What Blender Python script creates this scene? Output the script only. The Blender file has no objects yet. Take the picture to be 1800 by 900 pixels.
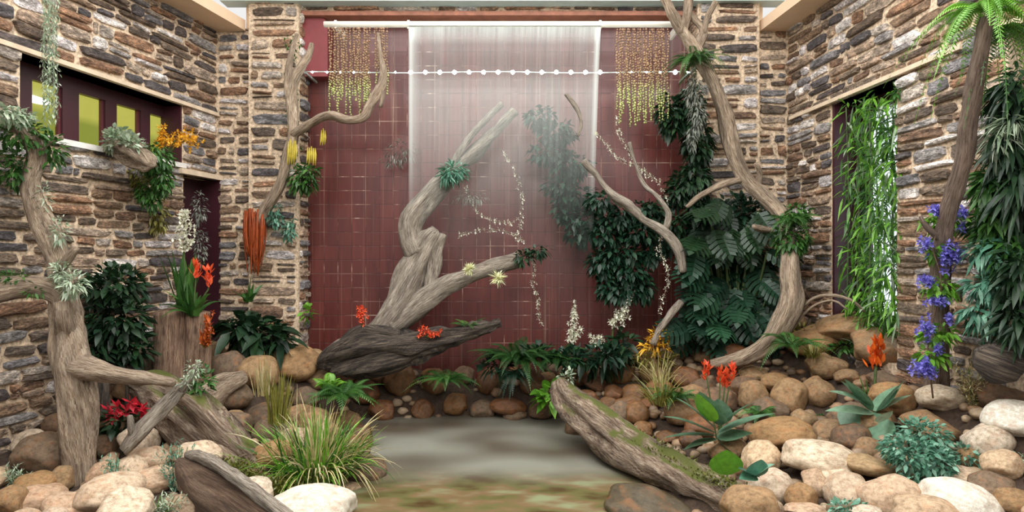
import bpy, math, random
from mathutils import Vector, noise
import numpy as np
random.seed(7)
S = bpy.context.scene
COL = S.collection
PI = math.pi

# ------------------------------------------------------------------ camera, world, lights, exposure
F = 1100.0            # focal length in pixels of the 1800x900 frame
H = 1.6               # eye height above the pond
cd = bpy.data.cameras.new('camera'); cd.sensor_width = 36; cd.lens = 36*F/1800
cam = bpy.data.objects.new('camera', cd); COL.objects.link(cam)
cam.location = (0, 0, H); cam.rotation_euler = (PI/2, 0, 0)
S.camera = cam
S.view_settings.view_transform = 'Standard'; S.view_settings.look = 'None'
S.view_settings.gamma = 1; S.view_settings.exposure = 0.12
try: S.view_settings.use_curve_mapping = False
except Exception: pass

W = bpy.data.worlds.new('world'); S.world = W; W.use_nodes = True
wn, wl = W.node_tree.nodes, W.node_tree.links
bg = wn['Background']
tc = wn.new('ShaderNodeTexCoord'); sx = wn.new('ShaderNodeSeparateXYZ'); rp = wn.new('ShaderNodeValToRGB')
wl.new(tc.outputs['Generated'], sx.inputs[0]); wl.new(sx.outputs['Z'], rp.inputs[0])
rp.color_ramp.elements[0].color = (.42, .40, .38, 1); rp.color_ramp.elements[0].position = 0.0
rp.color_ramp.elements[1].color = (1.0, 1.0, 1.0, 1); rp.color_ramp.elements[1].position = 0.6
wl.new(rp.outputs[0], bg.inputs['Color']); bg.inputs['Strength'].default_value = 1.1

def area(name, loc, rot, sxy, energy, color):
    l = bpy.data.lights.new(name, 'AREA'); l.shape = 'RECTANGLE'; l.size, l.size_y = sxy
    l.energy = energy; l.color = color
    o = bpy.data.objects.new(name, l); COL.objects.link(o); o.location = loc; o.rotation_euler = rot
    return o
area('skylight_daylight', (0, 3.2, 4.9), (0, 0, 0), (5.0, 4.2), 330, (1, .985, .96))
area('added_front_light', (0, 0.3, 4.0), (math.radians(48), 0, 0), (4.5, .8), 150, (1, .96, .9))  # unseen light added above the camera, shining forward into the room

# ------------------------------------------------------------------ helpers
def P(px, py, d): return Vector((d*(px-900)/F, d, H+(450-py)*d/F))
def proj(v): return 900+v[0]/v[1]*F, 450-(v[2]-H)/v[1]*F

class MB:
    def __init__(s): s.v = []; s.f = []; s.uv = []; s.mi = []; s.m = 0
    def vert(s, p): s.v.append((p[0], p[1], p[2])); return len(s.v)-1
    def face(s, idx, uvs):
        s.f.append(tuple(idx)); s.uv.extend(uvs); s.mi.append(s.m)
    def quad(s, a, b, c, d, r=0.5):
        i = len(s.v); s.v += [tuple(a), tuple(b), tuple(c), tuple(d)]
        s.face((i, i+1, i+2, i+3), ((r, 0), (r, .33), (r, .66), (r, 1)))
    def box(s, lo, hi, r=.5):
        x0, y0, z0 = lo; x1, y1, z1 = hi
        i = len(s.v)
        s.v += [(x0,y0,z0),(x1,y0,z0),(x1,y1,z0),(x0,y1,z0),(x0,y0,z1),(x1,y0,z1),(x1,y1,z1),(x0,y1,z1)]
        for q in ((0,3,2,1),(4,5,6,7),(0,1,5,4),(1,2,6,5),(2,3,7,6),(3,0,4,7)):
            s.face([i+k for k in q], [(r, .5)]*4)
    def build(s, name, mat, parent=None, origin=None, smooth=True):
        me = bpy.data.meshes.new(name)
        o = Vector(origin) if origin is not None else (parent_loc(parent) if parent else Vector((0,0,0)))
        V = np.array(s.v, dtype=float) if s.v else np.zeros((0,3))
        V = V-np.array(o)
        me.from_pydata(V.tolist(), [], s.f)
        ul = me.uv_layers.new(name='UVMap'); ul.data.foreach_set('uv', np.array(s.uv, dtype=np.float32).ravel())
        mats = mat if isinstance(mat, (list, tuple)) else [mat]
        for m in mats: me.materials.append(m)
        if len(mats) > 1: me.polygons.foreach_set('material_index', s.mi)
        me.polygons.foreach_set('use_smooth', [smooth]*len(s.f)); me.update()
        ob = bpy.data.objects.new(name, me); COL.objects.link(ob)
        if parent:
            ob.parent = parent; ob.location = o-parent_loc(parent)
        else: ob.location = o
        return ob

def parent_loc(p):
    l = Vector((0,0,0))
    while p is not None: l = l+p.location; p = p.parent
    return l
def tag(o, label=None, cat=None, group=None, kind=None):
    if label: o['label'] = label
    if cat: o['category'] = cat
    if group: o['group'] = group
    if kind: o['kind'] = kind
    return o
def thing(name, label, cat, loc, group=None):
    o = bpy.data.objects.new(name, None); COL.objects.link(o); o.location = loc; o.empty_display_size = .05
    return tag(o, label, cat, group)

# ------------------------------------------------------------------ materials
def newmat(name):
    m = bpy.data.materials.new(name); m.use_nodes = True
    n, l = m.node_tree.nodes, m.node_tree.links
    return m, n, l, n['Principled BSDF']
def ramp(n, stops, interp='LINEAR'):
    r = n.new('ShaderNodeValToRGB'); cr = r.color_ramp; cr.interpolation = interp
    while len(cr.elements) > 1: cr.elements.remove(cr.elements[-1])
    cr.elements[0].position = stops[0][0]; cr.elements[0].color = (*stops[0][1], 1)
    for p, c in stops[1:]:
        e = cr.elements.new(p); e.color = (*c, 1)
    return r
def mixc(n, l, a, b, fac, mode='MIX'):
    x = n.new('ShaderNodeMix'); x.data_type = 'RGBA'; x.blend_type = mode
    for s, v in ((x.inputs[0], fac), (x.inputs[6], a), (x.inputs[7], b)):
        if hasattr(v, 'links') or hasattr(v, 'is_linked'): l.new(v, s)
        else: s.default_value = v if not isinstance(v, tuple) else (*v, 1)
    return x.outputs[2]
def tex_noise(n, l, vec, scale, detail=4, rough=.6):
    t = n.new('ShaderNodeTexNoise'); t.inputs['Scale'].default_value = scale
    t.inputs['Detail'].default_value = detail; t.inputs['Roughness'].default_value = rough
    if vec is not None: l.new(vec, t.inputs['Vector'])
    return t.outputs['Fac']
def mapping(n, l, vec, scale):
    m = n.new('ShaderNodeMapping'); m.inputs['Scale'].default_value = scale; l.new(vec, m.inputs['Vector']); return m.outputs[0]
def bump(n, l, b, h, strength, dist=.01):
    x = n.new('ShaderNodeBump'); x.inputs['Strength'].default_value = strength; x.inputs['Distance'].default_value = dist
    l.new(h, x.inputs['Height']); l.new(x.outputs[0], b.inputs['Normal'])
def s2l(r, g, b):
    return tuple((c/255/12.92 if c/255 <= .04045 else ((c/255+.055)/1.055)**2.4) for c in (r, g, b))

def plain(name, col, rough=.6, metal=0, nscale=0, namp=.3, bmp=0, spec=None):
    m, n, l, b = newmat(name); c = s2l(*col)
    b.inputs['Roughness'].default_value = rough; b.inputs['Metallic'].default_value = metal
    t = n.new('ShaderNodeTexCoord')
    nz = tex_noise(n, l, t.outputs['Object'], nscale or 12)
    r = ramp(n, [(.3, tuple(x*(1-namp) for x in c)), (.7, tuple(min(1, x*(1+namp)) for x in c))])
    l.new(nz, r.inputs[0]); l.new(r.outputs[0], b.inputs['Base Color'])
    if bmp: bump(n, l, b, nz, bmp)
    if spec is not None: b.inputs['Specular IOR Level'].default_value = spec
    return m
def leafmat(name, cols, rough=.45, trans=.25):
    m, n, l, b = newmat(name)
    uv = n.new('ShaderNodeUVMap'); s = n.new('ShaderNodeSeparateXYZ'); l.new(uv.outputs[0], s.inputs[0])
    k = len(cols)-1
    r = ramp(n, [(i/k, s2l(*c)) for i, c in enumerate(cols)]); l.new(s.outputs[0], r.inputs[0])
    t = n.new('ShaderNodeTexCoord'); nz = tex_noise(n, l, t.outputs['Object'], 25, 2)
    r2 = ramp(n, [(.3, (.7,.7,.7)), (.7, (1.15,1.15,1.15))]); l.new(nz, r2.inputs[0])
    c = mixc(n, l, r.outputs[0], r2.outputs[0], 1.0, 'MULTIPLY')
    l.new(c, b.inputs['Base Color']); b.inputs['Roughness'].default_value = rough
    tr = n.new('ShaderNodeBsdfTranslucent'); l.new(c, tr.inputs['Color'])
    mx = n.new('ShaderNodeMixShader'); mx.inputs[0].default_value = trans
    l.new(b.outputs[0], mx.inputs[1]); l.new(tr.outputs[0], mx.inputs[2])
    l.new(mx.outputs[0], n['Material Output'].inputs['Surface'])
    return m
def striped(name, stops, rough=.6):   # colour changes along the leaf / strand (v), with its own random value (u)
    m, n, l, b = newmat(name)
    uv = n.new('ShaderNodeUVMap'); s = n.new('ShaderNodeSeparateXYZ'); l.new(uv.outputs[0], s.inputs[0])
    r = ramp(n, [(p, s2l(*c)) for p, c in stops]); l.new(s.outputs[1], r.inputs[0])
    r2 = ramp(n, [(0, (.6,.6,.6)), (1, (1.25,1.25,1.25))]); l.new(s.outputs[0], r2.inputs[0])
    l.new(mixc(n, l, r.outputs[0], r2.outputs[0], 1.0, 'MULTIPLY'), b.inputs['Base Color'])
    b.inputs['Roughness'].default_value = rough
    return m
def wood(name, c1, c2, c3, gs=1.0, moss=None):
    m, n, l, b = newmat(name)
    uv = n.new('ShaderNodeUVMap')
    g = tex_noise(n, l, mapping(n, l, uv.outputs[0], (105*gs, 8*gs, 1)), 1.0, 8, .78)
    g2 = tex_noise(n, l, mapping(n, l, uv.outputs[0], (14, 3, 1)), 1.0, 3)
    r = ramp(n, [(.36, s2l(*c1)), (.47, s2l(*c2)), (.62, s2l(*c3))]); l.new(g, r.inputs[0])
    r2 = ramp(n, [(.3, (.5,.48,.46)), (.65, (1.2,1.18,1.15))]); l.new(g2, r2.inputs[0])
    c = mixc(n, l, r.outputs[0], r2.outputs[0], 1.0, 'MULTIPLY')
    if moss:
        t = n.new('ShaderNodeTexCoord'); ge = n.new('ShaderNodeNewGeometry'); sp = n.new('ShaderNodeSeparateXYZ')
        l.new(ge.outputs['Normal'], sp.inputs[0])
        nz = tex_noise(n, l, t.outputs['Object'], 6, 4)
        a = n.new('ShaderNodeMath'); a.operation = 'MULTIPLY'; l.new(nz, a.inputs[0]); l.new(sp.outputs[2], a.inputs[1])
        r3 = ramp(n, [(.36, (0,0,0)), (.5, (1,1,1))]); l.new(a.outputs[0], r3.inputs[0])
        c = mixc(n, l, c, s2l(*moss), r3.outputs[0])
    l.new(c, b.inputs['Base Color']); b.inputs['Roughness'].default_value = .85
    bump(n, l, b, g, 1.0, .025)
    return m
def rockmat(name, cols, rough=.7, dark=.55):
    m, n, l, b = newmat(name)
    oi = n.new('ShaderNodeObjectInfo'); t = n.new('ShaderNodeTexCoord')
    k = len(cols)-1
    r = ramp(n, [(i/k, s2l(*c)) for i, c in enumerate(cols)]); l.new(oi.outputs['Random'], r.inputs[0])
    ad = n.new('ShaderNodeVectorMath'); ad.operation = 'ADD'; l.new(t.outputs['Object'], ad.inputs[0]); l.new(oi.outputs['Location'], ad.inputs[1])
    n1 = tex_noise(n, l, ad.outputs[0], 5, 8, .7); n2 = tex_noise(n, l, ad.outputs[0], 55, 4, .7)
    r1 = ramp(n, [(.32, (dark*.85, dark*.74, dark*.6)), (.48, (.92,.88,.82)), (.66, (1.32,1.3,1.25))]); l.new(n1, r1.inputs[0])
    r2 = ramp(n, [(.34, (.6,.57,.53)), (.6, (1.15,1.15,1.15))]); l.new(n2, r2.inputs[0])
    c = mixc(n, l, r.outputs[0], r1.outputs[0], 1.0, 'MULTIPLY'); c = mixc(n, l, c, r2.outputs[0], 1.0, 'MULTIPLY')
    n3 = tex_noise(n, l, ad.outputs[0], 2.6, 3, .5)
    r3 = ramp(n, [(.52, (0,0,0)), (.70, (.3,.3,.3))]); l.new(n3, r3.inputs[0])
    c = mixc(n, l, c, s2l(176, 112, 62), r3.outputs[0])
    l.new(c, b.inputs['Base Color']); b.inputs['Roughness'].default_value = rough
    hm = n.new('ShaderNodeMath'); hm.operation = 'ADD'; l.new(n1, hm.inputs[0]); l.new(n2, hm.inputs[1])
    bump(n, l, b, hm.outputs[0], .45, .015)
    return m

M = {}
# wall stones: random palette per stone
def stonemat():
    m, n, l, b = newmat('wall_stone')
    uv = n.new('ShaderNodeUVMap'); s = n.new('ShaderNodeSeparateXYZ'); l.new(uv.outputs[0], s.inputs[0])
    pal = [(92,78,66),(124,102,82),(112,110,112),(166,156,146),(126,96,74),(80,72,70),(148,128,110),(184,178,178),(112,98,84),(140,108,84),(98,86,76),(140,136,134),(118,94,76),(84,80,82),(158,142,126),(200,194,190)]
    r = ramp(n, [(i/len(pal), s2l(*c)) for i, c in enumerate(pal)], 'CONSTANT'); l.new(s.outputs[0], r.inputs[0])
    t = n.new('ShaderNodeTexCoord')
    n1 = tex_noise(n, l, mapping(n, l, t.outputs['Object'], (1,1,2.5)), 9, 8, .75); n2 = tex_noise(n, l, mapping(n, l, t.outputs['Object'], (1,1,3)), 40, 4, .7)
    r1 = ramp(n, [(.34, (.34,.3,.26)), (.49, (1,1,1)), (.62, (2.1,2.05,2.0))]); l.new(n1, r1.inputs[0])
    r2 = ramp(n, [(.36, (.5,.47,.44)), (.62, (1.6,1.6,1.6))]); l.new(n2, r2.inputs[0])
    c = mixc(n, l, r.outputs[0], r1.outputs[0], 1.0, 'MULTIPLY'); c = mixc(n, l, c, r2.outputs[0], 1.0, 'MULTIPLY')
    l.new(c, b.inputs['Base Color']); b.inputs['Roughness'].default_value = .6
    hm = n.new('ShaderNodeMath'); hm.operation = 'ADD'; l.new(n1, hm.inputs[0]); l.new(n2, hm.inputs[1])
    bump(n, l, b, hm.outputs[0], .9, .02)
    return m
M['stone'] = stonemat()
M['mortar'] = plain('mortar', (196,174,148), .9, nscale=34, namp=.6, bmp=1)
M['plaster'] = plain('plaster', (226,196,164), .85, nscale=3, namp=.06)
M['concrete'] = plain('concrete_ledge', (206,186,160), .85, nscale=10, namp=.15, bmp=.3)
M['maroon'] = plain('maroon_paint', (84,34,40), .45, nscale=4, namp=.12)
M['darkmaroon'] = plain('dark_maroon_frame', (58,26,34), .4, nscale=4, namp=.15)
M['red_paint'] = plain('red_paint', (124,52,54), .6, nscale=5, namp=.12)
M['white_metal'] = plain('white_metal', (226,222,208), .35, .1, nscale=6, namp=.08)
M['steel'] = plain('pale_steel', (176,190,184), .4, .2, nscale=6, namp=.08)
M['soil'] = plain('soil', (58,44,33), .95, nscale=28, namp=.5, bmp=1)
M['pondbed'] = plain('pond_bed', (104,96,66), .9, nscale=6, namp=.5, bmp=.6)

def tilemat():
    m, n, l, b = newmat('red_tile')
    t = n.new('ShaderNodeTexCoord'); br = n.new('ShaderNodeTexBrick')
    mp = n.new('ShaderNodeMapping'); mp.inputs['Rotation'].default_value = (PI/2, 0, 0); l.new(t.outputs['Object'], mp.inputs['Vector'])
    l.new(mp.outputs[0], br.inputs['Vector'])
    br.offset = 0; br.squash = 1
    br.inputs['Scale'].default_value = 1; br.inputs['Brick Width'].default_value = .1505; br.inputs['Row Height'].default_value = .1505
    br.inputs['Mortar Size'].default_value = .0042; br.inputs['Mortar Smooth'].default_value = .3; br.inputs['Bias'].default_value = 0
    br.inputs['Color1'].default_value = (*s2l(98,47,42), 1); br.inputs['Color2'].default_value = (*s2l(88,41,37), 1)
    # lime on some of the joints
    hz = tex_noise(n, l, mapping(n, l, t.outputs['Object'], (.9, .9, 3.5)), 1.0, 3, .6)
    vz = tex_noise(n, l, mapping(n, l, t.outputs['Object'], (5, 1, .9)), 1.0, 3, .6)
    ad = n.new('ShaderNodeMath'); ad.operation = 'MAXIMUM'; l.new(hz, ad.inputs[0]); l.new(vz, ad.inputs[1])
    gr = ramp(n, [(.52, s2l(72,36,32)), (.63, s2l(132,96,84)), (.72, s2l(196,176,158))]); l.new(ad.outputs[0], gr.inputs[0])
    nz = tex_noise(n, l, mapping(n, l, t.outputs['Object'], (6, 6, .6)), 1.5, 5, .7)
    r = ramp(n, [(.3, (.6,.6,.6)), (.7, (1.2,1.15,1.15))]); l.new(nz, r.inputs[0])
    base = mixc(n, l, br.outputs['Color'], r.outputs[0], 1.0, 'MULTIPLY')
    c = mixc(n, l, base, gr.outputs[0], br.outputs['Fac'])
    # thin limescale run marks
    n3 = tex_noise(n, l, mapping(n, l, t.outputs['Object'], (38, 38, .35)), 1.0, 2, .5)
    r3 = ramp(n, [(.60, (0,0,0)), (.72, (.4,.4,.4))]); l.new(n3, r3.inputs[0])
    c = mixc(n, l, c, s2l(140,110,96), r3.outputs[0])
    l.new(c, b.inputs['Base Color']); b.inputs['Roughness'].default_value = .32
    inv = n.new('ShaderNodeMath'); inv.operation = 'SUBTRACT'; inv.inputs[0].default_value = 1; l.new(br.outputs['Fac'], inv.inputs[1])
    bump(n, l, b, inv.outputs[0], .4, .004)
    return m
M['tile'] = tilemat()

def emis(name, col, st):
    m, n, l, b = newmat(name); b.inputs['Base Color'].default_value = (0,0,0,1)
    b.inputs['Emission Color'].default_value = (*s2l(*col), 1); b.inputs['Emission Strength'].default_value = st
    return m, n, l, b
def litroom(name, c1, c2, st, ax=2, lo=0, hi=1):   # a lit room seen through the pane
    m, n, l, b = emis(name, c1, st)
    t = n.new('ShaderNodeTexCoord'); s = n.new('ShaderNodeSeparateXYZ'); l.new(t.outputs['Object'], s.inputs[0])
    mr = n.new('ShaderNodeMapRange'); mr.inputs[1].default_value = lo; mr.inputs[2].default_value = hi; l.new(s.outputs[ax], mr.inputs[0])
    r = ramp(n, [(.0, s2l(*c1)), (.45, s2l(*c1)), (.55, s2l(*c2)), (1, s2l(*c2))]); l.new(mr.outputs[0], r.inputs[0])
    l.new(r.outputs[0], b.inputs['Emission Color']); b.inputs['Roughness'].default_value = .1
    return m
M['lit'] = litroom('lit_room', (140,148,60), (186,184,84), .9, 2, 2.4, 3.1)
M['out'] = emis('daylight_outside', (236,244,255), 1.6)[0]
M['grey_glass'] = plain('grey_window_glass', (128,132,130), .08, nscale=3, namp=.1)
M['dark_glass'] = plain('dark_window_glass', (22,20,22), .08, nscale=3, namp=.2)
M['led'] = emis('led', (240,255,250), 50)[0]
M['glint'] = emis('painted_reflection', (255,255,240), 2.5)[0]

M['rock_pale'] = rockmat('rock_pale', [(194,170,146),(208,194,174),(188,158,132),(200,188,172),(180,156,132),(206,184,154)])
M['rock_white'] = rockmat('rock_white', [(216,212,202),(228,226,218)], dark=.9)
M['rock_tan'] = rockmat('rock_tan', [(152,124,90),(136,114,88),(158,126,86),(130,106,80),(164,140,106),(138,110,82)])
M['rock_orange'] = rockmat('rock_orange', [(128,88,56),(108,76,52),(136,102,66),(96,72,54),(124,84,56),(114,94,72)], .3)
M['rock_brown'] = rockmat('rock_brown', [(108,92,74),(122,104,86),(96,80,64),(114,90,70)], .7)
M['rock_wet'] = rockmat('rock_wet', [(78,68,50),(84,76,58)], .3)
M['drift'] = wood('driftwood', (74,64,56), (146,134,120), (198,190,176))
M['bark'] = wood('pale_bark', (78,62,50), (160,138,116), (212,196,174))
M['barkdark'] = wood('dark_bark', (20,16,14), (58,48,42), (120,108,94), .6)
M['barkpink'] = wood('reddish_bark', (92,62,50), (142,108,90), (176,148,128))
M['bark_right'] = wood('grey_brown_bark', (76,62,54), (132,112,98), (168,150,136))
M['barkmoss'] = wood('mossy_bark', (60,46,38), (126,104,86), (192,176,156), .8, (96,102,40))
M['plank'] = wood('weathered_plank', (70,52,42), (104,82,66), (134,112,94), .5)
M['logcut'] = wood('cut_log', (66,48,38), (136,106,86), (184,158,134), .7)
LM = {
 'dark': [(20,40,24),(34,62,34),(26,52,34),(46,78,42)],
 'mid': [(36,74,28),(62,108,42),(48,90,36),(84,128,58)],
 'bright': [(74,130,30),(112,168,48),(92,150,44),(140,190,76)],
 'teal': [(60,104,86),(96,150,124),(78,128,104),(140,184,160)],
 'pale': [(150,170,140),(186,200,172),(118,146,112),(206,214,196)],
 'olive': [(92,96,36),(132,128,54),(110,108,44),(168,160,90)],
 'straw': [(176,160,104),(206,192,140),(150,140,84),(226,214,176)],
 'hosta': [(62,98,70),(88,122,90),(110,146,120),(74,104,76)],
 'moss': [(70,80,26),(104,108,38),(88,96,34),(128,128,54)],
 'ghost': [(120,126,116),(150,154,142),(96,104,92),(168,170,160)],
 'calathea': [(104,140,112),(140,170,142),(120,156,128),(84,122,92)],
 'fernd': [(24,54,20),(44,84,32),(34,70,28),(60,104,44)],
 'ivy': [(18,44,30),(30,66,44),(24,54,38),(42,82,54)],
}
for k, v in LM.items(): M[k] = leafmat('leaf_'+k, v)
FM = {'f_white': [(226,226,200),(240,240,226)], 'f_cream': [(232,232,180),(244,244,208)], 'f_orange': [(214,78,24),(240,120,40)],
 'f_red': [(190,26,44),(220,50,70)], 'f_yellow': [(214,150,24),(240,190,60)], 'f_purple': [(100,92,190),(150,146,226)],
 'f_coral': [(226,70,40),(240,110,60)], 'f_rust': [(170,76,28),(204,104,44)], 'f_pod': [(200,180,60),(214,200,120)]}
for k, v in FM.items(): M[k] = leafmat('petal_'+k[2:], v, .5, .3)
M['bead'] = striped('trailing_bead', [(0,(156,122,92)),(.5,(160,132,96)),(.62,(176,182,110)),(1,(150,158,96))])
M['stem'] = plain('green_stem', (70,88,46), .6)
M['stembrown'] = plain('brown_stem', (96,74,58), .8)
M['wire'] = plain('grey_cable', (150,156,150), .4)

# ------------------------------------------------------------------ mesh generators
def cr(pts, step):   # Catmull-Rom through (vec, radius) pairs
    out = []
    n = len(pts)
    for i in range(n-1):
        p0, p1, p2, p3 = pts[max(i-1,0)], pts[i], pts[i+1], pts[min(i+2,n-1)]
        k = max(2, int((p2[0]-p1[0]).length/step))
        for j in range(k):
            t = j/k; t2 = t*t; t3 = t2*t
            a = (-t3+2*t2-t)/2; b = (3*t3-5*t2+2)/2; c = (-3*t3+4*t2+t)/2; d = (t3-t2)/2
            out.append((p0[0]*a+p1[0]*b+p2[0]*c+p3[0]*d, p1[1]*(1-t)+p2[1]*t))
    out.append(pts[-1]); return out
def tube(mb, pts, sides=14, step=.06, rough=.18, seed=0, ridge=.0, flat=1.0):
    """pts: list of (Vector, radius)"""
    ring = cr(pts, step); n = len(ring)
    up = Vector((.13, 1, .21)).normalized(); prev = None; L = 0; last = None
    i0 = len(mb.v)
    Ls = []
    for i, (c, r) in enumerate(ring):
        t = (ring[min(i+1,n-1)][0]-ring[max(i-1,0)][0])
        if t.length < 1e-6: t = Vector((0,0,1))
        t.normalize()
        if prev is None: a = t.cross(up); a.normalize()
        else: a = prev-t*prev.dot(t); a.normalize()
        b = t.cross(a); prev = a
        if last is not None: L += (c-last).length
        last = c; Ls.append(L)
        for k in range(sides):
            th = 2*PI*k/sides
            q = Vector((math.cos(th)*1.6, math.sin(th)*1.6, L*(.9/max(r,.02))*.16+seed*7.3))
            rr = r*(1+rough*1.6*noise.noise(q)+rough*noise.noise(q*2.7)+ridge*noise.noise(Vector((math.cos(th)*5, math.sin(th)*5, L*1.2+seed))))
            if rr < r*.35: rr = r*.35
            mb.vert(c+a*math.cos(th)*rr+b*math.sin(th)*rr*flat)
    for i in range(n-1):
        for k in range(sides):
            k2 = (k+1) % sides
            r = ring[i][1]
            u0, u1 = k/sides*r*6.28, (k+1)/sides*r*6.28
            mb.face((i0+i*sides+k, i0+i*sides+k2, i0+(i+1)*sides+k2, i0+(i+1)*sides+k), ((u0,Ls[i]),(u1,Ls[i]),(u1,Ls[i+1]),(u0,Ls[i+1])))
    for e, i in ((0, 0), (1, n-1)):
        c = mb.vert(ring[i][0]+(ring[i][0]-ring[1 if e == 0 else n-2][0]).normalized()*ring[i][1]*.25)
        for k in range(sides):
            a, b2 = i0+i*sides+k, i0+i*sides+(k+1) % sides
            th0, th1 = 2*PI*k/sides, 2*PI*(k+1)/sides
            r = ring[i][1]
            uvs = ((0,0), (math.cos(th0)*r, math.sin(th0)*r), (math.cos(th1)*r, math.sin(th1)*r))
            if e == 0: mb.face((c, b2, a), (uvs[0], uvs[2], uvs[1]))
            else: mb.face((c, a, b2), uvs)
def px_tube(mb, pts, **kw):   # (px, py, depth, radius in px)
    tube(mb, [(P(a, b, d), r*d/F) for a, b, d, r in pts], **kw)

def rv(s=1): return Vector((random.gauss(0,1), random.gauss(0,1), random.gauss(0,1)))*s
PROF = [0.05, .62, 1, .86, .5, .03]
def leaf(mb, p, d, L, Wd, bend=.3, seg=3, fold=.2, twist=None, rnd=None, prof=None):
    d = d.normalized(); up = Vector((0,0,1))
    s = d.cross(up)
    if s.length < .15: s = Vector((random.uniform(-1,1), random.uniform(-1,1), 0))
    s.normalize()
    if twist is None: twist = random.uniform(-.7, .7)
    nrm = s.cross(d); s = s*math.cos(twist)+nrm*math.sin(twist); nrm = s.cross(d)
    r = random.random() if rnd is None else rnd
    i0 = len(mb.v)
    for i in range(seg+1):
        t = i/seg
        w = (prof(t) if prof else (math.sin(PI*min(1, t**.75))*.96+.04))*Wd*.5
        c = p+d*(L*t)-Vector((0,0,1))*(bend*L*t*t)
        mb.v.append(tuple(c-s*w)); mb.v.append(tuple(c-nrm*(w*fold))); mb.v.append(tuple(c+s*w))
    for i in range(seg):
        a = i0+i*3; t0, t1 = i/seg, (i+1)/seg
        mb.face((a, a+1, a+4, a+3), ((r,t0),(r,t0),(r,t1),(r,t1)))
        mb.face((a+1, a+2, a+5, a+4), ((r,t0),(r,t0),(r,t1),(r,t1)))
def bush(mb, blobs, n, L, Wd, bend=.35, seg=3, outw=1.0, down=0.0, up=0.0):
    """blobs: (centre, (rx,ry,rz)); leaves point outward from a blob and sag"""
    vol = [b[1][0]*b[1][2] for b in blobs]; tot = sum(vol)
    for (c, r), v in zip(blobs, vol):
        for _ in range(max(1, int(n*v/tot))):
            q = rv(); q.normalize(); k = random.random()**.35
            p = c+Vector((q.x*r[0]*k, q.y*r[1]*k, q.z*r[2]*k))
            d = q*outw+rv(.5)+Vector((0,0,up-down))
            s = random.uniform(.6, 1.2)
            leaf(mb, p, d, L*s, Wd*s, bend, seg)
def pxblobs(bl): return [(P(x, y, d), (rx*d/F, ry_m, rz*d/F)) for x, y, d, rx, rz, ry_m in bl]
def blades(mb, base, n, L, Wd, spread=.5, bend=.5, r0=.03, seg=5, lean=(0,0,0)):
    for _ in range(n):
        a = random.uniform(0, 2*PI); s = random.random()**.7*spread
        d = Vector((math.cos(a)*s, math.sin(a)*s, 1))+Vector(lean)
        p = base+Vector((math.cos(a)*r0*random.random(), math.sin(a)*r0*random.random(), 0))
        q = random.uniform(.55, 1.1)
        leaf(mb, p, d, L*q, Wd, bend*random.uniform(.3,1.2)*(.3+s), seg, .3, prof=lambda t: (1-t)**.6*.9+.05)
def frond(mb, p, d, L, wid, bend=.5, n=16, rnd=None, lw=.22):
    d = d.normalized(); s = d.cross(Vector((0,0,1)))
    if s.length < .1: s = Vector((1,0,0))
    s.normalize(); r = random.random() if rnd is None else rnd
    tw = random.uniform(-.4,.4); nr = s.cross(d); s = s*math.cos(tw)+nr*math.sin(tw)
    prevc = p
    for i in range(1, n+1):
        t = i/n
        c = p+d*(L*t)-Vector((0,0,1))*(bend*L*t*t)
        tan = (c-prevc).normalized()
        w = wid*math.sin(PI*min(1, (t*.93+.07)**.7))+.004
        for sg in (-1, 1):
            dd = s*sg+tan*.55-Vector((0,0,.42))
            e = c+dd.normalized()*w; h = tan*(L/n*.36)
            i0 = len(mb.v); mid = c+dd.normalized()*(w*.5)
            mb.v += [tuple(c), tuple(mid-h*.9), tuple(e), tuple(mid+h*.9)]
            mb.face((i0, i0+1, i0+2, i0+3), ((r,0),(r,.5),(r,1),(r,.5)))
        hw = Vector((0,0,.0015)); i0 = len(mb.v)
        mb.v += [tuple(prevc-s*.0015), tuple(prevc+s*.0015), tuple(c+s*.0015), tuple(c-s*.0015)]
        mb.face((i0,i0+1,i0+2,i0+3), ((r,0),(r,0),(r,1),(r,1)))
        prevc = c
def fern(mb, base, n, L, wid, spread=1.0, bend=.7, lean=(0,0,0), segs=16):
    for i in range(n):
        a = 2*PI*i/n+random.uniform(-.3,.3); s = spread*random.uniform(.5, 1.2)
        frond(mb, base, Vector((math.cos(a)*s, math.sin(a)*s, 1))+Vector(lean), L*random.uniform(.7,1.1), wid, bend*random.uniform(.6,1.2), segs)
def flower(mb, p, r, n=5, nd=None, cup=.35, wd=.7):
    nd = (nd if nd is not None else Vector((0,-1,.2))+rv(.3)).normalized()
    a = nd.cross(Vector((0,0,1))); a.normalize(); b = nd.cross(a); r0 = random.random()
    for k in range(n):
        th = 2*PI*k/n+r0
        leaf(mb, p, (a*math.cos(th)+b*math.sin(th))+nd*cup, r, r*wd, .05, 2, .1, twist=0)
def vine_path(pts, step=.05): return cr([(P(x,y,d), 1) for x,y,d in pts], step)
def vine(mbs, mbl, pts, n, L, Wd, r=.003, spread=.03, bend=.4, down=.4, blossom=False):
    path = [c for c,_ in vine_path(pts, .04)]
    tube(mbs, [(path[i], r) for i in range(0, len(path), 2)], sides=5, step=.2, rough=.1)
    for i in range(n):
        c = path[int(i/n*(len(path)-1))]+rv(spread*.35)
        if blossom: flower(mbl, c, L*random.uniform(.7,1.2), 4)
        else: leaf(mbl, c, rv()-Vector((0,0,down)), L*random.uniform(.6,1.2), Wd, bend, 2)
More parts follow.
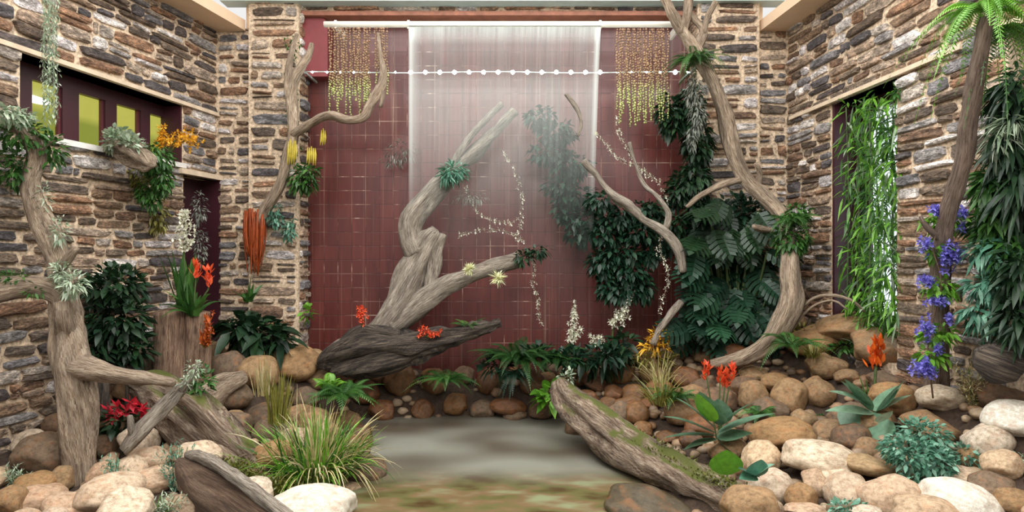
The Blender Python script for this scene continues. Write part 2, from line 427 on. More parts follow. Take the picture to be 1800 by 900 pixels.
def sphere(mb, c, r, n=6, r0=.5, sz=1):
    rings = n; seg = n*2-2
    i0 = len(mb.v)
    for i in range(rings+1):
        ph = PI*i/rings
        for k in range(seg):
            th = 2*PI*k/seg
            mb.vert((c[0]+r*math.sin(ph)*math.cos(th), c[1]+r*math.sin(ph)*math.sin(th), c[2]+r*sz*math.cos(ph)))
    for i in range(rings):
        for k in range(seg):
            k2 = (k+1) % seg
            mb.face((i0+i*seg+k, i0+(i+1)*seg+k, i0+(i+1)*seg+k2, i0+i*seg+k2), [(r0,.5)]*4)
# ------------------------------------------------------------------ the setting: walls
class Frame:
    def __init__(s, O, u, n): s.O = Vector(O); s.u = Vector(u).normalized(); s.n = Vector(n).normalized()
    def pt(s, u, z, off=0): return Vector((s.O.x+s.u.x*u+s.n.x*off, s.O.y+s.u.y*u+s.n.y*off, z))
    def hit(s, px, py, off=0):
        r = Vector(((px-900)/F, 1, (450-py)/F)); o = s.O+s.n*off
        nn = s.n; k = (Vector((o.x, o.y, 0))).dot(nn)/(r.x*nn.x+r.y*nn.y); q = r*k
        return (Vector((q.x-o.x, q.y-o.y, 0))).dot(s.u), q.z+H
WL = Frame((-3.12, 6.6, 0), (-.45, -2.24, 0), (2.24, -.45, 0))
WR = Frame((2.91, 6.6, 0), (.22, -2.77, 0), (-2.77, -.22, 0))

def stone(mb, fr, u0, u1, z0, z1, off0=0):
    w, h = (u1-u0)/2, (z1-z0)/2; cu, cz = (u0+u1)/2, (z0+z1)/2
    n = 12; ex = .42
    r = random.random(); pro = random.uniform(.012, .042); til = random.uniform(-.1, .1)*min(1, .1/w); sk = random.uniform(-.2,.2)
    rings = []; jit = [random.uniform(.82, 1.06) for _ in range(n)]
    for sc, of in ((1.0, -.008), (.97, pro*.7), (.84, pro)):
        ring = []
        for k in range(n):
            th = 2*PI*k/n+.2; c, s_ = math.cos(th), math.sin(th)
            x = math.copysign(abs(c)**ex, c)*w*sc*jit[k]; z = math.copysign(abs(s_)**ex, s_)*h*sc*jit[(k*5) % n]
            if sc < .9: x -= w*.0; z *= .82
            ring.append(mb.vert(fr.pt(cu+x+z*sk, cz+z+x*til, of+off0+(random.uniform(-.004,.006) if of > 0 else 0))))
        rings.append(ring)
    uv = [(r, .5)]*4
    for a, b in ((0,1),(1,2)):
        for k in range(n):
            k2 = (k+1) % n
            mb.face((rings[a][k], rings[a][k2], rings[b][k2], rings[b][k]), uv)
    c = mb.vert(fr.pt(cu, cz, pro*random.uniform(.9, 1.4)+off0))
    for k in range(n): mb.face((rings[2][k], rings[2][(k+1) % n], c), uv[:3])
def rubble(mb, fr, u0, u1, z0, z1, opens=(), hh=(.05, .12), ll=(.12, .52), joint=.014, wob=.022):
    z = z0
    while z < z1-.03:
        h = min(random.uniform(*hh), z1-z)
        free = [(u0, u1)]
        for (a, b, c, d) in opens:
            if z+h*.6 > c and z+h*.4 < d:
                nf = []
                for (p, q) in free:
                    if b <= p or a >= q: nf.append((p, q)); continue
                    if a > p: nf.append((p, a))
                    if b < q: nf.append((b, q))
                free = nf
        for (p, q) in free:
            u = p
            while u < q-.02:
                l = random.uniform(*ll)
                if random.random() < .25: l *= .5
                if q-u-l < .09: l = q-u
                e = min(q, u+l); j = joint*random.uniform(.6, 1.5)
                dz = math.sin(u*2.3+z*1.7)*wob+random.uniform(-.006,.006)
                if h > .1 and random.random() < .3:   # two thin ones on top of each other
                    m = z+h*random.uniform(.4,.6)
                    stone(mb, fr, u+j/2, e-j/2, z+j/2+dz, m-j*.3+dz); stone(mb, fr, u+j/2, e-j/2, m+j*.3+dz, z+h-j/2+dz)
                else: stone(mb, fr, u+j/2, e-j/2, z+j/2+dz, z+h-j/2+dz)
                u = e
        z += h
def backing(mb, fr, u0, u1, z0, z1, opens=(), off=0):
    us = sorted({u0, u1, *[o[0] for o in opens], *[o[1] for o in opens]}); zs = sorted({z0, z1, *[o[2] for o in opens], *[o[3] for o in opens]})
    us = [u for u in us if u0 <= u <= u1]; zs = [z for z in zs if z0 <= z <= z1]
    for a, b in zip(us, us[1:]):
        for c, d in zip(zs, zs[1:]):
            cu, cz = (a+b)/2, (c+d)/2
            if any(o[0] < cu < o[1] and o[2] < cz < o[3] for o in opens): continue
            mb.quad(fr.pt(a,c,off), fr.pt(b,c,off), fr.pt(b,d,off), fr.pt(a,d,off))
def reveal(mb, fr, o, dep):
    a, b, c, d = o
    for (p, q) in (((a,c),(b,c)), ((b,c),(b,d)), ((b,d),(a,d)), ((a,d),(a,c))):
        mb.quad(fr.pt(*p), fr.pt(*q), fr.pt(*q, -dep), fr.pt(*p, -dep))
def fbox(mb, fr, u0, u1, z0, z1, o0, o1, r=.5):
    c = [fr.pt(u, z, o) for o in (o0, o1) for z in (z0, z1) for u in (u0, u1)]
    i = len(mb.v); mb.v += [tuple(x) for x in c]
    for q in ((0,1,3,2),(4,6,7,5),(0,4,5,1),(2,3,7,6),(0,2,6,4),(1,5,7,3)):
        mb.face([i+k for k in q], [(r,.5)]*4)

# left wall
lu1, lzt = WL.hit(35, 74); lu0, _ = WL.hit(320, 187); lzt = WL.hit(160, 133)[1]; lzb = WL.hit(200, 270)[1]
OPL = (lu0, lu1, lzb, lzt)
nu0, nz1 = WL.hit(384, 318); nu1, _ = WL.hit(322, 318)
NICHE = (nu0, nu1, .2, nz1)
mb = MB(); mb.m = 0; backing(mb, WL, 0, 4.6, -.2, 4.0, (OPL, NICHE)); reveal(mb, WL, OPL, .24); reveal(mb, WL, NICHE, .2)
mb.m = 1; rubble(mb, WL, 0, 3.4, .0, 4.0, (OPL, NICHE))
tag(mb.build('wall_left', [M['mortar'], M['stone']], smooth=False), kind='structure')
# right wall
ru0, _ = WR.hit(1463, 300); ru1, _ = WR.hit(1577, 300); rzt = WR.hit(1540, 152)[1]; rzb = WR.hit(1500, 562)[1]
OPR = (ru0, ru1, rzb-.3, rzt)
OPD = (WR.hit(1772, 300)[0], WR.hit(1772, 300)[0]+1.0, .4, rzt)
mb = MB(); mb.m = 0; backing(mb, WR, 0, 4.6, -.2, 4.0, (OPR, OPD)); reveal(mb, WR, OPD, .25)
reveal(mb, WR, OPR, .26)
mb.m = 1; rubble(mb, WR, 0, 3.7, .2, 4.0, (OPR, OPD))
tag(mb.build('wall_right', [M['mortar'], M['stone']], smooth=False), kind='structure')
# back wall: side pieces, the two pillars, the strip above the tiles
FB = Frame((0, 6.6, 0), (1, 0, 0), (0, -1, 0)); FP = Frame((0, 6.5, 0), (1, 0, 0), (0, -1, 0))
mb = MB(); 
mb.m = 0; backing(mb, FB, -3.14, -2.73, 0, 4.0); backing(mb, FB, 2.56, 2.93, .2, 4.0); backing(mb, FB, -2.75, 2.6, 4.13, 4.36)
mb.m = 1; rubble(mb, FB, -3.11, -2.75, .2, 4.0, hh=(.07,.14), ll=(.15,.32), joint=.035); rubble(mb, FB, 2.59, 2.9, .3, 4.0, hh=(.07,.14), ll=(.15,.32), joint=.035)
rubble(mb, FB, -2.2, 1.95, 4.17, 4.35, hh=(.08,.1), ll=(.2,.6))
tag(mb.build('wall_back', [M['mortar'], M['stone']], smooth=False), kind='structure')
def pillar(nm, x0, x1, side):
    mb = MB(); mb.m = 0; mb.box((x0, 6.5, 0), (x1, 6.86, 4.33))
    mb.m = 1; rubble(mb, FP, x0+.01, x1-.01, .2, 4.3, hh=(.085,.15), ll=(.18,.5), joint=.034, wob=.004)
    fs = Frame((x1, 6.5, 0), (0,1,0), (1,0,0)) if side > 0 else Frame((x0, 6.5, 0), (0,1,0), (-1,0,0))
    rubble(mb, fs, .01, .3, .2, 4.3, hh=(.085,.15), ll=(.15,.3), joint=.03, wob=0)
    fs = Frame((x0, 6.5, 0), (0,1,0), (-1,0,0)) if side > 0 else Frame((x1, 6.5, 0), (0,1,0), (1,0,0))
    tag(mb.build(nm, [M['mortar'], M['stone']], smooth=False), kind='structure')
pillar('trim_1', -2.736, -2.216, 1); pillar('trim_2', 1.93, 2.57, -1)
# the tiled waterfall wall
mb = MB(); mb.box((-2.4, 6.8, 0.0), (2.1, 6.88, 4.14)); tag(mb.build('wall_tiled', M['tile'], origin=(.216, 6.8, 1.86), smooth=False), kind='structure')
# plain red painted end of the tiled wall, upper left, with a rounded corner
mb = MB(); x0, x1, z0, z1 = -2.24, -1.95, 3.50, 4.12
rim = [(x0, z0), (x1, z0)]+[(x1-.07+.07*math.cos(a), z1-.09+.09*math.sin(a)) for a in np.linspace(0, PI/2, 6)]+[(x0+.07+.07*math.cos(a), z1-.04+.04*math.sin(a)) for a in np.linspace(PI/2, PI, 5)]
f = [mb.vert((x, 6.62, z)) for x, z in rim]; b = [mb.vert((x, 6.8, z)) for x, z in rim]
mb.face(f, [(.5,.5)]*len(f))
for k in range(len(f)):
    k2 = (k+1) % len(f); mb.face((f[k2], f[k], b[k], b[k2]), [(.5,.5)]*4)
tag(mb.build('trim_3', M['red_paint'], smooth=False), kind='structure')
mb = MB(); mb.box((-2.21, 6.56, 4.125), (1.93, 6.8, 4.17)); tag(mb.build('trim_4', plain('brown_beam', (150,96,74), .6), smooth=False), kind='structure')
# ledges over the windows
mb = MB(); fbox(mb, WL, WL.hit(384,190)[0], 4.4, lzt, lzt+.035, -.24, .05); tag(mb.build('trim_5', M['concrete'], smooth=False), kind='structure')
mb = MB(); fbox(mb, WR, WR.hit(1395,210)[0], WR.hit(1700,97)[0], rzt, rzt+.035, -.26, .055); tag(mb.build('trim_6', M['concrete'], smooth=False), kind='structure')
mb = MB(); fbox(mb, WR, OPD[0]-.05, OPD[1]+.05, rzt, rzt+.05, -.25, .06); tag(mb.build('trim_7', M['concrete'], smooth=False), kind='structure')
# soffits under the skylight, and the pale steel beam across the back
mb = MB(); fbox(mb, WL, -.02, 4.6, 3.96, 4.07, -.2, .33)
fbox(mb, WR, -.02, 4.6, 3.96, 4.07, -.2, .31)
mb.box((-2.8, 6.59, 4.0), (-2.68, 6.9, 4.3)); mb.box((2.52, 6.59, 4.0), (2.64, 6.9, 4.3))
tag(mb.build('ceiling', M['plaster'], smooth=False), kind='structure')
mb = MB(); mb.box((-3.0, 6.42, 4.22), (2.8, 6.6, 4.27)); mb.box((-3.0, 6.58, 4.27), (2.8, 6.66, 4.8)); tag(mb.build('trim_8', M['steel'], smooth=False), kind='structure')

# window_1: four lit panes in a dark maroon frame
o = -.24
def wu(fr, px, off): return fr.hit(px, 300, off)[0]
panes = [(47,101),(130,177),(197,240),(256,290)]
w1 = bpy.data.objects.new('window_1', None); COL.objects.link(w1); w1.location = WL.pt(lu0, lzb, o); w1['kind'] = 'structure'
mb = MB(); ftop = lzt-.11; fbot = lzb+.07
pe = [(wu(WL, b, o), wu(WL, a, o)) for a, b in panes]
lo, hi = lu0-.05, lu1+.05
fbox(mb, WL, lo, hi, ftop, lzt+.02, o-.02, o+.05); fbox(mb, WL, lo, hi, lzb-.02, fbot, o-.02, o+.05)
edges = [(pe[0][1], hi)]+[(pe[i+1][1], pe[i][0]) for i in range(3)]+[(lo, pe[3][0])]
for a, b in edges: fbox(mb, WL, a, b, fbot, ftop, o-.02, o+.05)
mb.build('frame', M['darkmaroon'], w1, smooth=False)
for a, b in pe:
    mb = MB(); fbox(mb, WL, a-.01, b+.01, fbot-.01, ftop+.01, o-.012, o-.004); mb.build('pane', M['lit'], w1, origin=(0,0,0), smooth=False)
    mb = MB(); fbox(mb, WL, a-.005, a+.02, fbot, ftop, o, o+.03); mb.build('glazing_bead', M['maroon'], w1, smooth=False)
mb = MB(); fbox(mb, WL, lu0-.0, lu1, lzb-.015, lzb+.03, -.19, .05); tag(mb.build('trim_9', plain('white_sill',(222,218,212),.6,nscale=8,namp=.1), smooth=False), kind='structure')
mb = MB(); fbox(mb, WL, lu0+.001, lu0+.02, lzb, lzt-.005, -.22, -.002); mb.build('side_board', M['darkmaroon'], w1, smooth=False)
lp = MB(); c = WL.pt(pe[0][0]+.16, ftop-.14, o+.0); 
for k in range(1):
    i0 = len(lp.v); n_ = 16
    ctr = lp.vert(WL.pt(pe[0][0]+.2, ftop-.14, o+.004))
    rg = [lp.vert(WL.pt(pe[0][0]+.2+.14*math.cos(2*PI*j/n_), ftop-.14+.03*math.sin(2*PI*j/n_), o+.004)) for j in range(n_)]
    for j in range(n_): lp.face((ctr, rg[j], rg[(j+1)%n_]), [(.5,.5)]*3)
lp.build('lamp_reflection', M['glint'], w1, smooth=False)  # glowing disc painted as a light's reflection on the first pane
# niche by the back corner with its dark maroon post
mb = MB(); fbox(mb, WL, nu0+.002, nu0+.05, .2, nz1, -.19, .045); fbox(mb, WL, nu0, nu1, .2, nz1, -.2, -.17); tag(mb.build('trim_10', M['darkmaroon'], smooth=False), kind='structure')
mb = MB(); fbox(mb, WL, nu0-.03, nu1+.1, nz1, nz1+.05, -.1, .07); tag(mb.build('trim_11', M['concrete'], smooth=False), kind='structure')
# window_2: tall window in the right wall
o = -.26
w2 = bpy.data.objects.new('window_2', None); COL.objects.link(w2); w2.location = WR.pt(ru0, rzb, o); w2['kind'] = 'structure'
mb = MB(); a0, a1 = ru0, ru1
fbox(mb, WR, a0+.002, a0+.035, rzb-.3, rzt-.001, -.25, .0); fbox(mb, WR, a0, a1+.2, rzt-.12, rzt-.002, o, o+.06); fbox(mb, WR, a0+.03, a0+.09, rzb-.3, rzt-.1, o, o+.05)
uS = wu(WR, 1531, o); fbox(mb, WR, uS, uS+.03, rzb-.3, rzt-.1, o-.01, o+.04)
mb.build('frame', M['darkmaroon'], w2, smooth=False)
mb = MB(); fbox(mb, WR, a0+.05, uS, rzb-.3, rzt-.1, o-.01, o); mb.build('pane', M['grey_glass'], w2, smooth=False)
mb = MB(); fbox(mb, WR, uS+.02, a1+.3, rzb-.3, rzt-.1, o-.012, o-.002); mb.build('bright_pane', M['out'], w2, smooth=False)
# window_3: dark opening at the far right
w3 = bpy.data.objects.new('window_3', None); COL.objects.link(w3); w3.location = WR.pt(OPD[0], .4, -.25); w3['kind'] = 'structure'
mb = MB(); fbox(mb, WR, OPD[0]+.0, OPD[0]+.09, .4, rzt, -.25, -.16); fbox(mb, WR, OPD[0]+.5, OPD[0]+.56, .4, rzt, -.25, -.18); fbox(mb, WR, OPD[0], OPD[1], rzt-.14, rzt, -.25, -.18)
mb.build('frame', M['darkmaroon'], w3, smooth=False)
mb = MB(); fbox(mb, WR, OPD[0]+.08, OPD[1], .4, rzt-.1, -.26, -.24); mb.build('pane', M['dark_glass'], w3, smooth=False)

# ------------------------------------------------------------------ ground (a bank of soil around the pond)
CP = [(0,860,3.9),(0,800,4.36),(100,720,4.9),(250,655,5.5),(380,622,6.4),(450,640,6.0),(530,650,6.3),(600,690,6.2),(560,760,5.4),(100,905,3.7),(300,900,3.6),(300,800,4.3),(430,790,4.5),(500,770,4.9),(570,850,4.3),
 (500,900,3.7),(620,745,5.9),(700,665,6.6),(800,665,6.6),(900,665,6.6),(700,700,6.4),(850,700,6.4),(1000,668,6.5),(1000,705,6.35),(1100,650,6.5),(1200,625,6.5),(1300,612,6.5),(1400,572,6.2),(1500,552,5.8),(1570,560,5.4),
 (1650,640,4.8),(1720,690,4.3),(1790,720,3.8),(1400,690,5.3),(1300,710,5.3),(1200,700,5.6),(1150,720,5.4),(1080,730,5.7),(1500,650,5.4),(1560,680,4.9),(1250,795,4.5),(1350,825,4.15),(1450,760,4.7),(1500,800,4.1),(1600,780,4.0),(1500,900,3.5),(1700,900,3.3),(1300,890,3.75),
 (1790,830,3.4),(1650,840,3.7),(700,640,6.8),(1200,610,6.8),(400,600,6.8),(1140,790,4.8),(1180,835,4.3)]
CW = np.array([[*P(a,b,d)] for a,b,d in CP])
extra = np.array([[-3.9,4.0,.3],[-3.8,3,.12],[-3,2.4,.05],[-1.5,2.5,.0],[1.2,2.6,.0],[2.5,2.5,.12],[3.6,2.6,.35],[3.6,4.2,.7],[3.3,5.4,1.1],[3.2,6.6,1.1]])
CW = np.vstack([CW, extra])
def w0(px, py): d = H*F/(py-450); return ((px-900)*d/F, d)
POND = [w0(*q) for q in ((628,738),(800,732),(985,738),(1010,752),(1060,800),(1100,842),(1150,880),(1240,925),(1240,1150),(560,1150),(600,915),(590,880),(645,835),(650,790))]
PA = np.array(POND)
def sdpond(x, y):
    n = len(PA); inside = False; best = 1e9
    for i in range(n):
        x1, y1 = PA[i]; x2, y2 = PA[(i+1) % n]
        if (y1 > y) != (y2 > y) and x < (x2-x1)*(y-y1)/(y2-y1)+x1: inside = not inside
        t = max(0, min(1, ((x-x1)*(x2-x1)+(y-y1)*(y2-y1))/((x2-x1)**2+(y2-y1)**2)))
        best = min(best, math.hypot(x-x1-t*(x2-x1), y-y1-t*(y2-y1)))
    return best if inside else -best
def ground(x, y):
    d2 = (CW[:,0]-x)**2+(CW[:,1]-y)**2+.004
    w = d2**-1.7; z = float((w*CW[:,2]).sum()/w.sum())
    s = sdpond(x, y)
    z = max(z, .03)
    if s > -.25:
        t = min(1, max(0, (s+.25)/.5)); t = t*t*(3-2*t)
        z = z*(1-t)+(-.32)*t
    return z
def ghit(px, py):
    lo = 2.4
    while lo < 7.2:
        q = P(px, py, lo)
        if q.z <= ground(q.x, q.y): break
        lo += .04
    lo -= .02
    return P(px, py, min(lo, 6.75))
def gpt(x, y, dz=0): return Vector((x, y, ground(x, y)+dz))
def gd(px, d, dz=0):   # the ground point in column px at depth d
    x = (px-900)*d/F; return Vector((x, d, ground(x, d)+dz))
mb = MB(); nx, ny = 130, 86
for j in range(ny+1):
    for i in range(nx+1):
        x = -4.1+8.2*i/nx; y = 2.3+(6.84-2.3)*j/ny
        mb.vert((x, y, ground(x, y)+.03*noise.noise(Vector((x*3, y*3, 0)))))
for j in range(ny):
    for i in range(nx):
        a = j*(nx+1)+i; mb.face((a, a+1, a+nx+2, a+nx+1), ((0,0),(1,0),(1,1),(0,1)))
tag(mb.build('floor', M['soil']), kind='structure')

# ------------------------------------------------------------------ pond water
m, n, l, b = newmat('pond_water')
t = n.new('ShaderNodeTexCoord')
nz = tex_noise(n, l, mapping(n, l, t.outputs['Object'], (1.3, 2.6, 1)), 1.7, 3, .5)
rr = ramp(n, [(.34, s2l(78,60,36)), (.45, s2l(100,98,60)), (.53, s2l(120,98,70)), (.66, s2l(136,142,106))]); l.new(nz, rr.inputs[0])
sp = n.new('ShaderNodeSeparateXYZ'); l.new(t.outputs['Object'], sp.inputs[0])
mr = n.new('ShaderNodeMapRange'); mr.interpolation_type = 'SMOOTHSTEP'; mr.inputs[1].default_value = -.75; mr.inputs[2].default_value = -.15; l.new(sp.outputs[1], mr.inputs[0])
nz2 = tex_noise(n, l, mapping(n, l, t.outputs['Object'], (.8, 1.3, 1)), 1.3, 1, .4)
ra = ramp(n, [(.35, s2l(90,82,70)), (.65, s2l(142,142,130))]); l.new(nz2, ra.inputs[0])   # milky tone painted in place of the mist where the fall lands
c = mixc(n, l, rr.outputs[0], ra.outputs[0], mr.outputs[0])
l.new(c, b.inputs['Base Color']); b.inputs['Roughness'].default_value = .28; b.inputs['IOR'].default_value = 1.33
b.inputs['Alpha'].default_value = .86
bump(n, l, b, nz2, .25, .03)
M['water'] = m
mb = MB(); nx, ny = 40, 50
for j in range(ny+1):
    for i in range(nx+1):
        x = -1.75+3.5*i/nx; y = 2.3+(6.35-2.3)*j/ny
        mb.vert((x, y, .006*noise.noise(Vector((x*2, y*5, 3)))))
for j in range(ny):
    for i in range(nx):
        a = j*(nx+1)+i; mb.face((a, a+1, a+nx+2, a+nx+1), ((0,0),(1,0),(1,1),(0,1)))
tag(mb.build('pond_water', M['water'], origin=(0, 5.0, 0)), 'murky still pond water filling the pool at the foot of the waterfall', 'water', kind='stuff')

# ------------------------------------------------------------------ waterfall, pipe, light strip
m, n, l, b = newmat('falling_water')
t = n.new('ShaderNodeTexCoord'); uv = n.new('ShaderNodeUVMap'); s = n.new('ShaderNodeSeparateXYZ'); l.new(uv.outputs[0], s.inputs[0])
n1 = tex_noise(n, l, mapping(n, l, uv.outputs[0], (60, 1.2, 1)), 1.0, 4, .6)
n2 = tex_noise(n, l, mapping(n, l, uv.outputs[0], (7, .7, 1)), 1.0, 2, .5)
def mth(op, a, b_):
    x = n.new('ShaderNodeMath'); x.operation = op
    for i_, v in enumerate((a, b_)):
        if isinstance(v, (int, float)): x.inputs[i_].default_value = v
        else: l.new(v, x.inputs[i_])
    return x.outputs[0]
prof = ramp(n, [(0, (.0,)*3), (.30, (.01,)*3), (.50, (.04,)*3), (.64, (.14,)*3), (.76, (.27,)*3), (.86, (.24,)*3), (.87, (.16,)*3), (.95, (.17,)*3), (.985, (.5,)*3), (1, (.6,)*3)])
l.new(s.outputs[1], prof.inputs[0])
st = ramp(n, [(.3, (.72,)*3), (.7, (1.2,)*3)]); l.new(n1, st.inputs[0])
st2 = ramp(n, [(.3, (.8,)*3), (.65, (1.1,)*3)]); l.new(n2, st2.inputs[0])
edge = ramp(n, [(0, (0,)*3), (.01, (1,)*3), (.03, (.35,)*3), (.06, (0,)*3), (.965, (0,)*3), (.985, (1,)*3), (1, (.2,)*3)]); l.new(s.outputs[0], edge.inputs[0])
ep = ramp(n, [(.42, (0,)*3), (.58, (.12,)*3), (.70, (.4,)*3), (1, (.6,)*3)]); l.new(s.outputs[1], ep.inputs[0])
al = mth('MULTIPLY', mth('MULTIPLY', prof.outputs[0], st.outputs[0]), st2.outputs[0])
al = mth('MINIMUM', mth('ADD', al, mth('MULTIPLY', edge.outputs[0], ep.outputs[0])), .92)
b.inputs['Base Color'].default_value = (.50, .54, .51, 1); b.inputs['Roughness'].default_value = .4
l.new(al, b.inputs['Alpha'])
M['fall'] = m
mb = MB(); nx, nz_ = 70, 40
for j in range(nz_+1):
    v = j/nz_; z = .02+v*(3.885-.02)
    fallo = (1-v)
    xl = (718-900)*6.2/F+.02*fallo; xr = (1057-900)*6.2/F-.14*fallo**.8
    for i in range(nx+1):
        u = i/nx; x = xl+(xr-xl)*u
        y = 6.22-.10*fallo**.5+.012*math.sin(u*37+v*2)*fallo
        mb.v.append((x, y, z))
for j in range(nz_):
    for i in range(nx):
        a = j*(nx+1)+i; mb.face((a, a+1, a+nx+2, a+nx+1), ((i/nx,j/nz_),((i+1)/nx,j/nz_),((i+1)/nx,(j+1)/nz_),(i/nx,(j+1)/nz_)))
tag(mb.build('waterfall', M['fall']), 'thin misty sheet of water falling from the white pipe before the red tiled wall', 'waterfall')

t_ = thing('water_pipe', 'long white horizontal water pipe along the top of the red tiled wall', 'pipe', P(888, 43, 6.27))
mb = MB(); tube(mb, [(P(570,43,6.27), .031), (P(720,43,6.27), .031), (P(1209,43,6.27), .031)], sides=16, rough=0, step=.4); mb.build('pipe', M['white_metal'], t_)
for px in (590, 718, 1055, 1195):
    q = P(px, 43, 6.27); mb = MB(); mb.box((q.x-.012, 6.26, q.z-.04), (q.x+.012, 6.62, q.z+.04)); mb.build('bracket', M['white_metal'], t_, smooth=False)
mb = MB(); q0 = P(720, 43, 6.27); q1 = P(1057, 43, 6.27); mb.box((q0.x, 6.2, q0.z-.035), (q1.x, 6.25, q0.z-.02)); mb.build('spout_lip', M['white_metal'], t_, smooth=False)

t_ = thing('light_strip', 'row of small white spotlights on a cable across the red tiled wall', 'lights', P(870, 127, 6.42))
mb = MB(); tube(mb, [(P(x, 127+1.2*math.sin(x*.02), 6.42), .006) for x in range(535, 1215, 60)], sides=6, rough=0, step=.5); mb.build('cable', M['wire'], t_)
mb = MB()
for px in (536, 1212):
    mb = MB(); q = P(px, 127, 6.42); mb.box((q.x-.01, 6.42, q.z-.01), (q.x+.01, 6.8, q.z+.01)); mb.build('bracket', M['wire'], t_, smooth=False)
for px in [549,575,598,622,647,695]+[722+25.6*i for i in range(14)]+[1085,1110,1137,1160,1187,1208]:
    r_ = .021 if 715 < px < 1060 else .010
    if px == 1187: r_ = .022
    q = P(px, 127, 6.40); mb = MB(); sphere(mb, q, r_, 6); lo = mb.build('led_bulb', M['led'], t_, origin=q)
    if int(px) % 2 == 0 or True:
        pl = bpy.data.lights.new('bulb_light', 'POINT'); pl.energy = .4 if 715 < px < 1060 else .4; pl.color = (.93, 1, .97); pl.shadow_soft_size = .03
        po = bpy.data.objects.new('bulb_light', pl); COL.objects.link(po); po.location = q+Vector((0, -.05, -.02))
# ------------------------------------------------------------------ driftwood, trees and logs
def tree(name, label, cat, base, trunk, branches, mat, group=None, **kw):
    """trunk / branches: lists of (px, py, depth, radius px)"""
    t = thing(name, label, cat, base, group)
    mb = MB(); px_tube(mb, trunk, **kw); mb.build('trunk', mat, t)
    for i, br in enumerate(branches):
        mb = MB(); px_tube(mb, br, **{**kw, 'seed': kw.get('seed', 0)+i+1, 'sides': 10, 'step': .04}); mb.build('branch', mat, t)
    return t
D = 6.12
tree('driftwood', 'tall pale forked driftwood leaning up behind the waterfall from a dark gnarled base', 'driftwood', P(640, 645, D),
     [(572,632,D,12),(600,622,D,24),(640,608,D,28),(668,585,D,29),(698,545,D+.02,27),(720,500,D+.04,24),(740,452,D+.06,21),(757,418,D+.06,19),(768,406,D+.06,11)],
     [[(735,445,D+.05,20),(722,420,D+.07,17),(727,385,D+.09,19),(765,335,D+.14,18),(800,300,D+.2,14),(842,260,D+.26,12),(876,226,D+.28,10),(904,194,D+.3,9)],
      [(792,296,D+.16,7),(822,246,D+.2,6),(852,212,D+.24,5.5),(882,182,D+.27,5)],
      [(690,572,D-.05,20),(735,540,D-.06,20),(790,500,D-.06,17),(850,475,D-.06,14),(914,455,D-.06,12)],
      [(752,532,D-.02,12),(757,500,D,11),(765,470,D+.02,11),(768,440,D+.03,10),(780,412,D+.03,6)],
      [(655,572,D-.08,4),(700,510,D-.05,3.5),(728,440,D,3)],
      [(728,452,D,7),(714,425,D+.03,6),(716,395,D+.05,7)]], M['drift'], sides=20, step=.035, rough=.24, ridge=.45, seed=1)
tree('fallen_log', 'dark split log lying across the rocks at the foot of the pale driftwood', 'log', P(640, 650, 5.95),
     [(562,640,5.98,8),(590,628,5.95,22),(640,620,5.92,31),(700,614,5.9,29),(760,600,5.9,20),(820,585,5.92,14),(880,567,5.95,6)],
     [[(590,650,5.95,12),(650,635,5.85,16),(720,622,5.85,14),(770,612,5.85,6)],[(600,600,6.0,6),(640,585,5.95,12),(700,592,5.9,9)],
      [(560,645,6.0,5),(600,612,5.9,8),(680,600,5.86,7),(740,596,5.85,4)]], M['barkdark'], sides=18, step=.035, rough=.4, ridge=.9, seed=11)
dd = ghit(145, 850).y+.05
tree('dead_tree', 'thick pale brown tree trunk standing at the front left with crooked limbs', 'tree', P(148, 855, dd),
     [(146,870,dd,24),(143,820,dd,23),(140,760,dd+.02,27),(134,700,dd+.04,30),(124,640,dd+.06,32),(117,590,dd+.08,26),(113,550,dd+.1,22),(110,520,dd+.1,19)],
     [[(115,552,dd+.1,22),(108,522,dd+.08,20),(70,507,dd+.05,19),(30,508,dd,20),(-25,520,dd-.1,24)],
      [(112,525,dd+.1,16),(105,492,dd+.15,18),(98,450,dd+.2,19),(82,405,dd+.22,22),(62,360,dd+.2,18),(54,320,dd+.2,16),(64,275,dd+.2,14),(52,240,dd+.15,13),(25,212,dd+.1,13),(-20,195,dd,14)],
      [(96,490,dd+.15,10),(112,465,dd+.1,9),(134,436,dd+.05,6)],
      [(128,645,dd+.05,26),(165,650,dd-.02,17),(210,660,dd-.05,13),(250,666,dd-.06,11),(306,673,dd-.08,7)],
      [(118,585,dd+.05,14),(112,560,dd-.02,14),(108,530,dd-.04,12)],
      [(60,300,dd+.2,10),(75,255,dd+.3,8),(110,240,dd+.35,5)]], M['bark'], sides=22, step=.035, rough=.2, ridge=.35, seed=21)
tree('prop_branch', 'thin forked grey branch leaning over the stones beside the front left trunk', 'branch', P(222, 790, 4.0),
     [(218,792,3.95,9),(250,755,4.0,14),(290,715,4.1,13),(330,672,4.2,7)], [[(232,765,3.97,7),(229,740,3.95,5),(228,730,3.95,4)],[(318,688,4.15,6),(340,655,4.2,5),(350,636,4.2,3)]], M['drift'], sides=14, step=.04, rough=.25, ridge=.3, seed=31)
tree('gnarled_log', 'big rough lichen-flecked log sloping from the stumps down to the grass clump', 'log', P(380, 790, 4.4),
     [(235,672,4.9,12),(280,690,4.75,28),(330,725,4.6,42),(380,770,4.45,40),(420,805,4.35,34),(470,835,4.3,16)],
     [[(300,690,4.6,14),(345,715,4.45,20),(385,755,4.35,18),(440,800,4.3,10)]], M['barkmoss'], sides=22, step=.035, rough=.35, ridge=.8, seed=41)
tree('bent_log', 'short brown curved log resting on the rocks right of the upright stumps', 'log', P(390, 690, 5.2),
     [(350,730,5.15,18),(370,700,5.2,24),(395,680,5.25,20),(432,662,5.3,12)], [], M['bark'], sides=14, step=.04, rough=.25, ridge=.4, seed=51)
